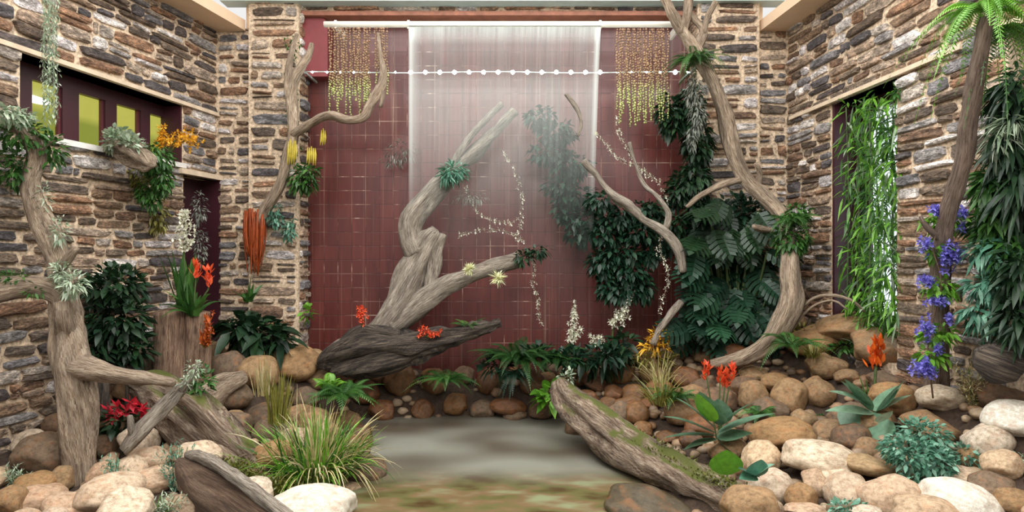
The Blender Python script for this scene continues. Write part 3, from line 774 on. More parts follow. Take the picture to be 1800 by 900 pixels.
# half log in the near corner: thick brown wall with a pale rim
t = thing('hollow_log', 'weathered brown half log with a pale rim at the very front left of the pond', 'log', P(420, 880, 3.5))
mb = MB(); px_tube(mb, [(312,815,3.75,12),(352,860,3.6,52),(402,900,3.5,66),(470,950,3.35,70)], sides=22, step=.04, rough=.12, ridge=.25, seed=61, flat=.45); mb.build('trunk', M['plank'], t)
mb = MB(); px_tube(mb, [(328,800,3.74,6),(362,808,3.56,10),(402,832,3.44,12),(450,866,3.34,13),(512,915,3.24,14)], sides=12, step=.04, rough=.3, ridge=.4, seed=65); mb.build('rim', M['drift'], t)
t = tree('mossy_log', 'long half sunken log with a mossy back along the right edge of the pond', 'log', P(1150, 830, 4.6),
     [(982,668,5.5,9),(996,698,5.4,22),(1030,733,5.15,31),(1075,768,4.9,36),(1130,803,4.55,36),(1190,836,4.2,32),(1250,866,3.95,28),(1315,893,3.7,24)],
     [[(985,725,5.35,5),(1005,735,5.25,12),(1060,785,4.85,10)],[(1000,690,5.4,6),(1060,745,5.0,14),(1130,785,4.62,14),(1210,822,4.15,10)]], M['barkmoss'], sides=24, step=.04, rough=.22, ridge=.5, seed=71)
# moss on its back, countless blades
def mossbed(name, label, pts, n, L=.035, mat='moss', parent=None):
    mb = MB()
    path = cr([(P(a,b,d), r*d/F) for a,b,d,r in pts], .02)
    for _ in range(n):
        c, r = random.choice(path); q = c+Vector((random.gauss(0,1)*r, random.gauss(0,.6)*r, random.gauss(0,.35)*r))
        leaf(mb, q, Vector((random.gauss(0,.6), random.gauss(0,.6)-.2, .8)), L*random.uniform(.5,1.2), .012, .2, 2)
    o = mb.build(name, M[mat], parent)
    if not parent: tag(o, label, 'moss', kind='stuff')
    else: o['kind'] = 'stuff'
    return o
mossbed('moss', None, [(1085,748,4.95,9),(1130,776,4.66,10),(1180,803,4.3,11),(1230,830,4.05,11),(1290,858,3.8,11)], 2600, parent=t)
mossbed('moss', 'mossy green mat between the front half log and the grass clump', [(400,818,4.05,16),(440,845,3.95,22),(480,862,3.9,20),(510,850,4.0,18)], 2600)
tree('tall_branch', 'tall pale crooked branch rising beside the right pillar to the skylight', 'branch', P(1290, 640, 6.2),
     [(1250,640,5.7,7),(1305,630,5.62,13),(1350,603,5.55,15),(1378,562,5.5,17),(1393,525,5.5,19),(1389,485,5.55,16),(1386,430,5.7,14),(1376,380,5.9,13),(1345,345,6.05,13),(1310,312,6.1,12),(1290,268,6.1,13),(1278,220,6.1,13),(1262,165,6.1,12),(1240,122,6.1,11),(1218,84,6.1,11),(1198,52,6.1,10),(1180,22,6.05,9),(1164,-10,6.0,7)],
     [[(1200,58,6.1,9),(1206,30,6.05,8),(1212,-8,6.0,7)],[(1222,90,6.1,9),(1236,55,6.1,8),(1222,35,6.08,6),(1212,20,6.05,4)],[(1234,58,6.1,7),(1246,25,6.05,5),(1258,2,6.0,4)],
      [(1330,330,6.1,6),(1336,305,6.05,5),(1328,288,6.0,4)],[(1300,316,6.1,6),(1262,328,6.05,6),(1230,345,6.0,5),(1207,364,5.98,4)],[(1378,412,6.05,7),(1348,404,5.9,6),(1324,398,5.8,4)]], M['bark'], sides=16, step=.05, rough=.2, ridge=.3, seed=81)
tree('curved_branch', 'dark-leaved grey branch arching in front of the tiles right of the waterfall', 'branch', P(1200, 560, 5.9),
     [(1026,282,5.8,5),(1042,300,5.8,6),(1060,325,5.8,5),(1078,345,5.8,8),(1105,362,5.8,9),(1130,385,5.8,6),(1160,402,5.8,8),(1182,422,5.8,9),(1196,450,5.8,9),(1200,478,5.8,8)],
     [[(1106,250,6,3),(1118,290,6,3),(1132,325,6,4),(1155,345,5.85,4),(1175,375,5.8,6),(1170,402,5.8,5)],[(994,165,6.0,3),(1010,185,6.0,4),(1022,215,6.0,3),(1016,240,6.0,2)],
      [(1198,530,5.9,6),(1180,552,5.9,8),(1160,580,5.9,7),(1148,605,5.8,6)]], M['drift'], sides=12, step=.04, rough=.25, ridge=.3, seed=91)
tree('pillar_branch', 'crooked pale branch climbing the left pillar with a limb reaching over the tiles', 'branch', P(470, 430, 6.2),
     [(448,410,6.3,8),(462,375,6.25,9),(482,345,6.2,9),(498,308,6.2,9),(508,265,6.2,9),(515,235,6.2,9),(512,180,6.25,9),(516,140,6.25,8),(530,118,6.25,7),(544,95,6.25,6),(548,76,6.25,4)],
     [[(516,238,6.2,8),(545,218,6.1,8),(578,202,6.05,8),(608,210,6.0,7),(638,206,6.0,8),(650,185,6.0,8),(668,155,6.0,8),(674,130,6.0,6),(668,90,6.05,3),(664,58,6.1,2.5)],[(668,150,6.0,5),(672,170,6.0,4),(668,188,6.0,3)],
      [(512,200,6.22,6),(506,150,6.25,7),(512,95,6.3,5),(522,60,6.35,3)]], M['bark'], sides=14, step=.05, rough=.25, ridge=.3, seed=101)
tree('leaning_trunk', 'slender grey-brown trunk leaning against the right stone wall by the purple flowers', 'tree', P(1640, 720, 4.3),
     [(1640,735,4.4,17),(1645,690,4.35,17),(1650,620,4.25,15),(1652,540,4.2,15),(1655,470,4.12,15),(1660,410,4.0,15),(1674,350,3.85,15),(1694,280,3.72,15),(1700,220,3.62,14),(1712,150,3.52,12),(1722,90,3.45,11),(1735,30,3.4,10)],
     [[(1655,420,4.02,8),(1630,400,4.0,5),(1618,380,4.0,3)]], M['bark_right'], sides=14, step=.05, rough=.18, ridge=.3, seed=111)
# stumps standing behind the left tree
def stump(px, py, d, r, top, label, tilt=0, seed=0, mat='logcut'):
    tree('tree_stump', label, 'stump', P(px, py, d), [(px,py+25,d,r*1.05),(px,py-20,d,r),(px+tilt*.5,(py+top)/2,d,r*.95),(px+tilt,top,d,r*.92)], [], M[mat], sides=20, step=.05, rough=.1, ridge=.25, seed=seed)
stump(302, 655, 5.25, 27, 546, 'broad upright sawn stump in the middle of the three left stumps', -2, 121)
stump(345, 652, 5.3, 22, 548, 'narrow upright sawn stump right of the broad stump under the orange bromeliads', 0, 123)
stump(265, 650, 5.35, 18, 582, 'short tilted stump left of the broad upright stump', -32, 125, 'bark')
stump(238, 690, 4.9, 14, 640, 'low dim stump post behind the limb of the front left trunk', -4, 127, 'barkdark')
stump(178, 720, 4.6, 13, 662, 'small dark post beneath the horizontal limb of the front left trunk', 0, 129, 'barkdark')
t = thing('log_end', 'dark round cut log end lying on the stones by the right wall', 'log', P(1755, 640, 3.68))
mb = MB(); q = P(1755,641,3.62); tube(mb, [(q, 34*3.62/F), (q+Vector((.06,.08,0)), 36*3.62/F), (q+Vector((.14,.20,-.01)), 35*3.62/F)], sides=22, step=.05, rough=.1, seed=131); mb.build('trunk', M['barkdark'], t)
t = thing('log_planter', 'rough piece of bark holding pale succulents on the window sill', 'planter', P(232, 265, 5.1))
mb = MB(); px_tube(mb, [(185,262,5.2,8),(212,258,5.15,18),(240,272,5.1,22),(262,292,5.05,10)], sides=14, step=.03, rough=.35, ridge=.6, seed=141); mb.build('trunk', M['bark'], t)
tree('dry_vine', 'dry arching brown vine below the tall right window', 'vine', P(1430, 560, 5.6), [(1375,612,5.7,2.5),(1398,560,5.6,3),(1430,524,5.5,3),(1470,520,5.4,3),(1500,530,5.3,2.5),(1520,548,5.3,2)], [[(1380,600,5.7,2),(1420,545,5.5,2),(1462,528,5.4,2),(1490,545,5.35,1.5)]], M['bark'], sides=8, step=.04, rough=.2, seed=151)

# ------------------------------------------------------------------ stones
import bmesh
def rockmesh(name, seed, mat, cut=.8):
    rnd = random.Random(seed); bm = bmesh.new(); bmesh.ops.create_icosphere(bm, subdivisions=4, radius=1)
    pl = []
    for _ in range(13):
        v = Vector((rnd.gauss(0,1), rnd.gauss(0,1), rnd.gauss(0,1))).normalized(); pl.append((v, rnd.uniform(cut, 1.0)))
    for v in bm.verts:
        d = v.co.normalized(); r = 1.0
        for nrm, off in pl:
            k = d.dot(nrm)
            if k > .2: r = min(r, off/k) if off/k < r-.06 else r-max(0, (.06-(off/k-r)))*.35 if off/k < r+.06 else r
        r *= 1+.10*noise.noise(d*1.6+Vector((seed,0,0)))+.035*noise.noise(d*5+Vector((0,seed,0)))
        v.co = d*r
    bmesh.ops.smooth_vert(bm, verts=bm.verts, factor=.5); bmesh.ops.smooth_vert(bm, verts=bm.verts, factor=.5)
    me = bpy.data.meshes.new(name); bm.to_mesh(me); bm.free()
    me.materials.append(mat); me.polygons.foreach_set('use_smooth', [True]*len(me.polygons)); return me
RM = {}
for mn in ('rock_pale', 'rock_tan', 'rock_orange', 'rock_brown', 'rock_white', 'rock_wet'):
    RM[mn] = [rockmesh('river_stone', 100+i*13, M[mn], .62 if i % 2 else .76) for i in range(7)]
placed = []
def rock(x, y, rx, ry, rz, mn, label, group=None, sink=.35, z=None, rotz=None, nm='river_stone', k=None):
    o = bpy.data.objects.new(nm, random.choice(RM[mn]) if k is None else RM[mn][k]); COL.objects.link(o)
    if z is None: z = ground(x, y)+rz*(1-sink)
    o.location = (x, y, z); o.scale = (rx, ry, rz)
    o.rotation_euler = (random.uniform(-.15,.15), random.uniform(-.2,.2), random.uniform(-.5,.5) if rotz is None else rotz)
    tag(o, label, 'stone', group); placed.append((x, y, max(rx, ry), z)); return o
FEAT = [
 (195,872,112,68,'rock_pale','large orange-flushed boulder at the front left below the thick trunk'),
 (68,880,84,44,'rock_pale','pale oval boulder at the front left, left of the flat whitish one'),
 (135,892,110,44,'rock_pale','flat whitish boulder at the bottom left edge between two rounder ones'),
 (15,884,50,52,'rock_tan','tan stone in the bottom left corner of the view'),
 (226,828,56,50,'rock_pale','grey-white stone right of the foot of the thick trunk'),
 (262,808,62,40,'rock_pale','pale brown-bottomed stone below the thin forked branch'),
 (270,845,72,44,'rock_pale','tan boulder between the two blue-green grass tufts at left'),
 (75,802,92,74,'rock_brown','large lichen-spotted grey boulder left of the thick trunk'),
 (108,842,42,42,'rock_tan','small reddish round stone touching the thick trunk on its left'),
 (60,850,64,36,'rock_tan','low tan stone in front of the lichen-spotted grey boulder'),
 (182,786,40,40,'rock_brown','grey-brown stone leaning on the right side of the thick trunk'),
 (325,893,60,40,'rock_pale','pale stone against the front half log at the bottom edge'),
 (1760,694,90,54,'rock_brown','shaded brown stone under the dark round log end'),
 (548,892,150,66,'rock_white','bright white stone at the bottom edge left of the pond'),
 (1445,808,128,56,'rock_pale','long flat pale boulder behind the front right stones'),
 (1357,860,78,62,'rock_pale','angular pinkish boulder at the front right beside the mossy log end'),
 (1440,852,56,46,'rock_pale','small pinkish-white stone in the middle of the front right pile'),
 (1492,868,80,64,'rock_pale','steep tan-faced stone left of the big square boulder at front right'),
 (1412,878,52,44,'rock_tan','small round tan stone at the bottom right of the angular pinkish boulder'),
 (1572,878,108,72,'rock_pale','big square flat-topped boulder at the front right'),
 (1690,885,124,66,'rock_white','broad whitish dome-shaped boulder in front of the blue-green shrub'),
 (1742,778,76,60,'rock_pale','pale rounded stone right of the blue-green shrub, under the topmost white one'),
 (1785,738,90,60,'rock_white','topmost white stone of the pile by the right edge'),
 (1714,808,46,50,'rock_tan','tan egg-shaped stone low between the shrub and the pile by the right edge'),
 (1766,818,62,48,'rock_pale','buff stone in the lower row of the pile by the right edge'),
 (1690,842,64,34,'rock_pale','small flat cream stone just behind the broad whitish dome boulder'),
 (1748,858,72,48,'rock_brown','dark-sided grey stone right of the whitish dome boulder'),
 (1788,886,60,44,'rock_tan','tan stone in the bottom right corner of the view'),
 (1586,796,34,46,'rock_pale','small upright pink stone left of the blue-green shrub'),
 (1528,790,50,36,'rock_tan','tan block-shaped stone below the big striped-leaf plant'),
 (1470,838,66,34,'rock_pale','low cream stone in front of the long flat pale boulder'),
 (1345,893,70,32,'rock_pale','pale flat stone at the bottom edge right of the mossy log'),
 (1420,900,70,24,'rock_pale','half hidden whitish stone at the bottom edge of the right pile'),
 (1530,820,90,34,'rock_tan','wide low brownish stone behind the big square boulder'),
 (1390,700,58,62,'rock_tan','tall smooth beige stone on the right bank behind the red flowers'),
 (1442,690,54,52,'rock_tan','leaning orange-tan stone right of the tall smooth beige one'),
 (1325,700,50,56,'rock_tan','yellowish stone on the right bank just behind the red flowers'),
 (1375,765,110,52,'rock_tan','big flat orange-brown stone in the middle of the right bank'),
 (1500,775,66,56,'rock_brown','grey-brown peaked stone left of the striped-leaf plant base'),
 (1500,575,120,50,'rock_tan','large flat tan rock right under the tall right window'),
 (1545,610,90,60,'rock_tan','rounded reddish rock behind the orange flower by the right wall'),
 (1430,600,90,50,'rock_tan','brown boulder on top of the right bank below the dry vine'),
 (1455,645,70,46,'rock_tan','mid-sized tan boulder on the slope above the leaning orange-tan stone'),
 (700,668,56,60,'rock_orange','tall wet orange boulder standing at the back left of the pond'),
 (672,722,50,36,'rock_orange','wet orange stone at the back left corner of the pond'),
 (742,722,38,34,'rock_orange','small pinkish wet stone right of the tall orange boulder'),
 (1090,642,58,66,'rock_orange','upright pointed orange stone on the back bank right of the waterfall'),
 (1050,674,48,34,'rock_orange','rounded ochre stone left below the upright pointed orange one'),
 (1115,697,44,38,'rock_orange','speckled wet stone behind the mossy log'),
 (1080,692,36,28,'rock_orange','small ochre wet stone between the ochre and the speckled stones'),
 (1120,728,40,38,'rock_orange','brown wet stone lodged against the mossy log'),
 (1090,728,44,40,'rock_brown','dark low stone against the upper end of the mossy log'),
 (1240,625,44,34,'rock_tan','round tan stone under the monstera leaves at the back right'),
 (1190,620,40,32,'rock_tan','greyish oval stone under the left edge of the monstera leaves'),
 (515,640,90,60,'rock_tan','large moss-tinged boulder left of the dark split log'),
 (455,655,80,56,'rock_tan','tan boulder in the middle of the back left bank'),
 (400,650,60,60,'rock_brown','brown boulder between the stumps and the back left bank'),
 (470,625,50,36,'rock_tan','small upper boulder of the back left bank under the broad leaves'),
 (515,610,34,28,'rock_tan','small round stone topping the moss-tinged boulder'),
 (480,800,70,46,'rock_tan','tan stone behind the rough lichen-flecked log'),
 (640,690,50,40,'rock_orange','wet stone between the split log and the fern at the left end of the pond'),
 (655,662,60,34,'rock_orange','flat orange stone wedged under the dark split log'),
 (765,672,44,44,'rock_orange','wet speckled stone right of the tall orange boulder at the back'),
 (800,712,46,38,'rock_orange','reddish-brown waterline stone under the small waterfall fern'),
 (848,722,44,34,'rock_brown','dark waterline stone midway along the back edge of the pond'),
 (860,672,44,48,'rock_orange','glossy upright stone behind the middle of the back pond edge'),
 (893,716,62,30,'rock_orange','long flat wet stone at the waterline below the wide dark fern mass'),
 (815,660,40,30,'rock_brown','dark stone tucked behind the small waterfall fern'),
 (935,672,46,44,'rock_orange','round orange stone left of the bright green small plant'),
 (952,720,50,32,'rock_brown','brown waterline stone directly left of the mossy log top'),
 (905,730,40,22,'rock_brown','low dark stone half in the water under the long flat wet one'),
 (985,640,60,40,'rock_brown','shaded brown boulder behind the top end of the mossy log'),
 (1030,705,44,34,'rock_orange','wet ochre stone right behind the neck of the mossy log'),
 (1010,650,50,34,'rock_orange','dim stone at the foot of the upright white orchid'),
 (1150,655,50,40,'rock_tan','grey-tan stone below the yellow-leaved plant'),
 (1160,690,50,40,'rock_orange','brown stone inside the sprawling grass right of the pond'),
 (560,665,60,40,'rock_tan','tan stone under the left tip of the dark split log'),
 (600,668,60,34,'rock_orange','orange slab stone below the dark split log'),
 (640,835,80,70,'rock_brown','wet brown stone at the left edge of the pond beneath the grass clump'),
]
for (cx, cy, w, h, mn, lab) in FEAT:
    g = ghit(cx, min(cy+h*.32, 905) if cy+h*.32 < 905 else 905)
    d = g.y; k = d/F
    rz = h*k*.56; rx = w*k*.54
    c = P(cx, cy, d)
    rock(c.x, c.y+.02, rx, min(rx, .8*rx+.02), rz, mn, lab, z=c.z, rotz=random.uniform(-.15,.15), k=random.randrange(7))
rock(P(1140,880,3.95).x, 3.95, .30, .20, .14, 'rock_wet', 'broad dark wet boulder half under water beside the mossy log', z=.0)

gq0 = gd(552, 4.35)
LANDM = [(140,780,'the thick front left trunk'),(230,720,'the red flowers at left'),(400,780,'the rough lichen-flecked log'),(300,640,'the upright left stumps'),(560,790,'the big grass clump'),
 (600,700,'the fern at the left end of the pond'),(780,680,'the fern under the waterfall'),(910,640,'the large back fern'),(1140,620,'the yellow-leaved plant'),(1270,690,'the red spiky flowers'),(1130,800,'the mossy log'),
 (1390,610,'the fern at the foot of the tall branch'),(1535,640,'the orange flower by the right wall'),(1530,720,'the striped-leaf plant'),(1620,800,'the blue-green shrub'),(1650,700,'the leaning right trunk'),(1755,660,'the dark round log end'),
 (1360,820,'the teal broad leaves'),(1290,600,'the monstera leaves'),(640,620,'the dark split log'),(450,590,'the broad-leaved plants at the left pillar'),(40,760,'the left stone wall'),(1230,750,'the red spiky flowers plant'),(1700,850,'the whitish dome boulder')]
CN = {'rock_pale':'pale','rock_tan':'tan','rock_orange':'wet orange-brown','rock_brown':'dark brown'}
used_lab = {}; pend = []
def scatter(n, rmin, rmax, seed, mind):
    rnd = random.Random(seed)
    for _ in range(n):
        x = rnd.uniform(-3.6, 3.6); y = rnd.uniform(2.9, 6.66); s = sdpond(x, y)
        r = rnd.uniform(rmin, rmax)
        if s > .02: continue
        z = ground(x, y); px, py = proj((x, y, z))
        if not (-40 < px < 1840 and py < 935): continue
        # keep off the walls
        for fr in (WL, WR):
            if (Vector((x, y, 0))-fr.O).dot(fr.n) < r+.03: break
        else:
            if y > 6.62 and False: continue
            if any(math.hypot(x-a, y-b) < mind*(r+c) for a, b, c, _z in placed): continue
            if y > 6.5-r and (x < -2.1 or x > 1.85): continue
            if y > 6.76-r: continue
            if px < 620: mn = 'rock_pale' if py > 780 else rnd.choice(['rock_tan','rock_tan','rock_brown'])
            elif px < 1150: mn = 'rock_orange'
            elif py > 790: mn = rnd.choice(['rock_pale','rock_pale','rock_tan'])
            elif px > 1650: mn = rnd.choice(['rock_pale','rock_tan'])
            else: mn = rnd.choice(['rock_tan','rock_tan','rock_orange','rock_brown'] if px < 1300 else ['rock_tan','rock_tan','rock_tan','rock_brown'])
            o = rock(x, y, r, r*rnd.uniform(.75,1), r*rnd.uniform(.58,.85), mn, 'x', sink=.3)
            pend.append((o, r, mn))
def keep(pts, w=1.0):
    for a, b, d, r in cr4(pts): placed.append((P(a,b,d).x, d, r*d/F*w, 0))
def cr4(pts):
    out = []
    for p, q in zip(pts, pts[1:]):
        for k in range(5): t = k/5; out.append(tuple(p[i]*(1-t)+q[i]*t for i in range(4)))
    return out
keep([(996,700,5.4,24),(1075,770,4.9,34),(1130,805,4.55,36),(1190,838,4.2,36),(1315,893,3.7,28)], 1.1)
keep([(1130,760,4.75,20),(1190,800,4.4,20),(1260,830,4.1,20)], .9)
keep([(235,672,4.9,12),(330,725,4.6,40),(420,805,4.35,32),(470,835,4.3,16)]); keep([(318,812,3.75,14),(360,852,3.6,40),(410,885,3.5,50),(470,935,3.35,50)]); keep([(400,818,4.05,16),(510,850,4.0,18)])
keep([(590,628,5.95,20),(700,614,5.9,24),(820,585,5.92,10)], .8); keep([(145,850,dd,34),(146,850,dd,34)], 1.0); placed.append((gq0.x, gq0.y, .16, 0))
pebbles = []
scatter(2600, .13, .18, 1, .86); scatter(4000, .09, .125, 2, .86)
print('STONES', len(pend)+len(FEAT))
# countless pebbles filling the gaps, one object
mb = MB(); rnd = random.Random(9); tmpl = [v.co.copy() for v in RM['rock_tan'][0].vertices]
ico = bmesh.new(); bmesh.ops.create_icosphere(ico, subdivisions=2, radius=1); iv = [v.co.copy() for v in ico.verts]; ifc = [[v.index for v in f.verts] for f in ico.faces]; ico.free()
grid = {}
for a, b, c, _z in placed: grid.setdefault((int(a//.4), int(b//.4)), []).append((a, b, c))
for _ in range(9000):
    x = rnd.uniform(-3.6, 3.6); y = rnd.uniform(3.0, 6.7); sd = sdpond(x, y)
    if sd > .03: continue
    z = ground(x, y); px, py = proj((x, y, z))
    if not (-20 < px < 1820 and py < 915): continue
    if any((Vector((x,y,0))-fr.O).dot(fr.n) < .08 for fr in (WL, WR)): continue
    gx, gy = int(x//.4), int(y//.4); r = rnd.uniform(.03, .065)
    near = [q for i in (-1,0,1) for j in (-1,0,1) for q in grid.get((gx+i, gy+j), [])]
    if any(math.hypot(x-a, y-b) < .85*c+.5*r for a, b, c in near): continue
    i0 = len(mb.v); u = rnd.random(); off = rnd.uniform(0, 50); e = rnd.uniform(.7,1); h = rnd.uniform(.55,.85)
    for v in iv:
        k = r*(1+.3*noise.noise(v*1.3+Vector((off,0,0)))); mb.v.append((x+v.x*k, y+v.y*k*e, z+r*.3+v.z*k*h))
    for f in ifc: mb.face([i0+q for q in f], [(u,.5)]*3)
    grid.setdefault((gx, gy), []).append((x, y, r))
tag(mb.build('pebbles', leafmat('pebble', [(120,88,60),(150,122,92),(98,78,60),(168,146,118),(130,104,78)], .6, 0)), 'countless small pebbles filling the gaps between the river stones around the pond', 'pebbles', kind='stuff')
cand = {}
for o, r, mn in pend:
    px, py = proj(o.location)
    lm = min(LANDM, key=lambda q: (q[0]-px)**2+((q[1]-py)*1.3)**2)
    dx, dy = px-lm[0], py-lm[1]
    dr = ('right of' if dx > 0 else 'left of') if abs(dx) > abs(dy)*1.2 else ('below' if dy > 0 else 'above')
    size = 'large' if r > .13 else 'medium' if r > .1 else 'small' if r > .07 else 'tiny'
    cand.setdefault((size, CN[mn], dr, lm[2]), []).append((math.hypot(dx, dy), o))
for (size, cn, dr, lm), L in cand.items():
    L.sort(key=lambda q: q[0])
    for i, (dist, o) in enumerate(L):
        base = f'{size} {cn} stone {dr} {lm}'
        if len(L) == 1: o['label'] = base
        elif i == 0: o['label'] = f'{size} {cn} stone close {dr} {lm}'
        elif i == len(L)-1: o['label'] = f'{size} {cn} stone farthest {dr} {lm}'
        elif len(L) == 3: o['label'] = f'{size} {cn} stone midway {dr} {lm}'
        else: o['label'] = f'{size} {cn} stone among several {dr} {lm}'
        o['group'] = f'{cn} stones near {lm}'
# ------------------------------------------------------------------ plants
def plant(nm, label, cat, base, group=None): return thing(nm, label, cat, base, group)
def part(t, nm, mat, fn, origin=None):
    mb = MB(); fn(mb); return mb.build(nm, M[mat], t, origin=origin)
def bushy(nm, label, blobs, n, L, Wd, mat, cat='plant', bend=.35, down=0., up=0., stem=None, seg=3):
    b0 = P(*blobs[0][:3]); t = plant(nm, label, cat, b0); bl = pxblobs(blobs)
    part(t, 'foliage', mat, lambda mb: bush(mb, bl, n, L, Wd, bend, seg, down=down, up=up))
    if stem:
        mb = MB(); px_tube(mb, stem, sides=7, step=.05, rough=.15); mb.build('stem', M['stembrown'], t)
    return t

# --- left side
def strands(nm, label, x0, x1, y0, ylo, yhi, d, n, mat, cat, L=.02, Wd=.006, dens=170, dep=.06, seed=0):
    rnd = random.Random(seed); q = P((x0+x1)/2, y0, d); t = plant(nm, label, cat, q)
    for i in range(n):
        px = x0+(x1-x0)*(i+.5)/n+rnd.uniform(-1,1)*(x1-x0)/n*.7; top = P(px, y0+rnd.uniform(-3,3), d+rnd.uniform(-dep, dep)); ye = rnd.uniform(ylo, yhi)
        bot = P(px, ye, top.y); mb = MB(); ln = top.z-bot.z; m_ = int(ln*dens)
        for k in range(m_):
            f_ = k/m_; c = top-Vector((0,0,ln*f_))+Vector((rnd.gauss(0,.006)+.006*math.sin(f_*9+i), rnd.gauss(0,.006), 0))
            leaf(mb, c, Vector((rnd.gauss(0,.5), rnd.gauss(0,.5), -.8)), L*rnd.uniform(.6,1.2), Wd, .1, 2, rnd=rnd.random())
        tube(mb, [(top, .0015), (bot, .001)], sides=4, step=.4, rough=0)
        mb.build('strand', M[mat], t)
    return t
strands('trailing_plant', 'long thin pale green trailing plant hanging before the left end of the lit window', 74, 102, -4, 190, 236, 4.3, 9, 'pale', 'hanging plant', .035, .010, 90, seed=5)
# beaded catkin strands over the tiles
def beads(nm, label, x0, x1, y0, ylo, yhi, d, n, seed):
    rnd = random.Random(seed); q = P((x0+x1)/2, y0, d); t = plant(nm, label, 'hanging plant', q)
    for i in range(n):
        px = x0+(x1-x0)*(i+.5)/n+rnd.uniform(-1.5,1.5); dd_ = d+rnd.uniform(-.06,.06); ye = ylo+(yhi-ylo)*rnd.random()
        a = P(px, y0, dd_); bz = P(px, ye, dd_).z; mb = MB(); z = a.z; sw = rnd.uniform(0, 6); fullz = P(px, yhi, dd_).z
        while z > bz:
            c = Vector((a.x+.006*math.sin(z*9+sw)+rnd.gauss(0,.003), a.y+rnd.gauss(0,.004), z)); s_ = rnd.uniform(.008, .013); v = (a.z-z)/(a.z-fullz); i0 = len(mb.v); r0 = rnd.random()
            for o_ in ((0,0,s_*1.3),(s_,0,0),(0,s_,0),(-s_,0,0),(0,-s_,0),(0,0,-s_*1.3)): mb.v.append((c.x+o_[0], c.y+o_[1], c.z+o_[2]))
            for f_ in ((0,1,2),(0,2,3),(0,3,4),(0,4,1),(5,2,1),(5,3,2),(5,4,3),(5,1,4)): mb.face([i0+k for k in f_], [(r0,v)]*3)
            z -= rnd.uniform(.020,.030)
        mb.build('strand', M['bead'], t)
beads('beaded_trailing_plant', 'wide curtain of beaded brown to green strands hanging from the pipe left of the waterfall', 579, 651, 50, 165, 215, 6.12, 24, 1)
beads('beaded_trailing_plant', 'narrow bunch of beaded strands hanging beside the pillar branch tip left of the waterfall', 656, 682, 50, 120, 190, 6.12, 7, 2)
beads('beaded_trailing_plant', 'curtain of beaded brown to green strands hanging from the pipe right of the waterfall', 1084, 1174, 52, 175, 228, 6.12, 28, 3)

bushy('epiphyte', 'small-leaved green epiphyte clump on the top of the left tree by the window', [(35,232,4.2,34,26,.14),(88,258,4.35,22,28,.12),(30,290,4.3,30,40,.14)], 700, .06, .024, 'mid')
bushy('epiphyte', 'pale lichen-like tuft on the crooked elbow of the left tree', [(30,205,4.1,30,14,.08),(5,195,4.0,20,14,.08)], 260, .045, .02, 'pale')
bushy('air_plant', 'pale frosty tuft in the crotch of the left tree beside the dark bush', [(128,498,4.1,20,20,.08),(108,480,4.15,14,20,.06)], 360, .05, .014, 'pale')
bushy('air_plant', 'thin pale tuft on the bend of the left tree below the window', [(104,405,4.25,14,26,.05),(78,350,4.3,8,30,.05)], 220, .045, .01, 'pale')
bushy('moss_tuft', 'small green tuft at the left edge on top of the horizontal tree limb', [(22,488,4.1,32,12,.08),(60,512,4.1,14,6,.06)], 220, .04, .016, 'mid')
bushy('succulent', 'pale green and pink succulent cluster in the bark planter on the sill', [(208,245,5.1,26,20,.12),(232,252,5.05,18,14,.1)], 420, .06, .03, 'pale', up=.6)
bushy('trailing_fern', 'bright green leafy plant spilling down the wall beneath the bark planter', [(272,278,5.3,32,26,.12),(285,315,5.35,18,26,.1),(265,338,5.4,22,30,.08)], 1000, .05, .022, 'mid', down=.8)
bushy('creeper', 'thin dark green creeper hanging low under the bright leafy plant by the niche', [(245,310,5.5,30,26,.05),(280,380,5.68,16,30,.05)], 380, .06, .022, 'olive', down=.9)
t = plant('yellow_orchid', 'yellow-orange flowering spray on the sill at the right end of the lit window', 'flower', P(290,270,5.4))
part(t, 'flower', 'f_yellow', lambda mb: [flower(mb, P(random.gauss(318,17), random.gauss(245,8), 5.4+random.uniform(-.08,.08)), .035) for _ in range(60)])
part(t, 'hanging_flower', 'f_yellow', lambda mb: [flower(mb, P(random.gauss(282,4), random.uniform(222,262), 5.4), .035) for _ in range(28)])
part(t, 'stem', 'stem', lambda mb: [px_tube(mb, [(290,275,5.4,1.2),(305+k*8,250,5.4,1),(320+k*10,240,5.4,.8)], sides=5) for k in range(3)])
bushy('camellia_bush', 'glossy dark green bush by the wall between the left tree and the stumps', [(200,500,4.9,46,34,.2),(205,560,4.85,44,40,.22),(178,610,4.8,34,36,.18),(232,610,4.9,24,30,.15)], 1300, .10, .046, 'dark', stem=[(190,690,4.9,5),(195,620,4.9,4),(200,520,4.9,3)])
t = plant('white_orchid', 'white orchid spike with tall strap leaves rising by the niche at left', 'flower', P(325,540,5.3))
part(t, 'foliage', 'mid', lambda mb: [leaf(mb, P(322,545,5.3)+Vector((random.uniform(-.05,.05),0,0)), Vector((random.uniform(-.3,.3),random.uniform(-.2,.2),1)), random.uniform(.45,.62), .05, .12, 6, .3, prof=lambda t: 1-t**3*.95) for _ in range(22)])
part(t, 'flower', 'f_white', lambda mb: [flower(mb, P(random.gauss(325+(408-y)*.06,8*(1-abs(y-405)/60)+2), y, 5.28+random.uniform(-.04,.04)), .036, 5) for y in [random.uniform(372,442) for _ in range(58)]])
part(t, 'stem', 'stem', lambda mb: px_tube(mb, [(322,540,5.3,1.6),(324,460,5.3,1.4),(326,380,5.3,1)], sides=6))
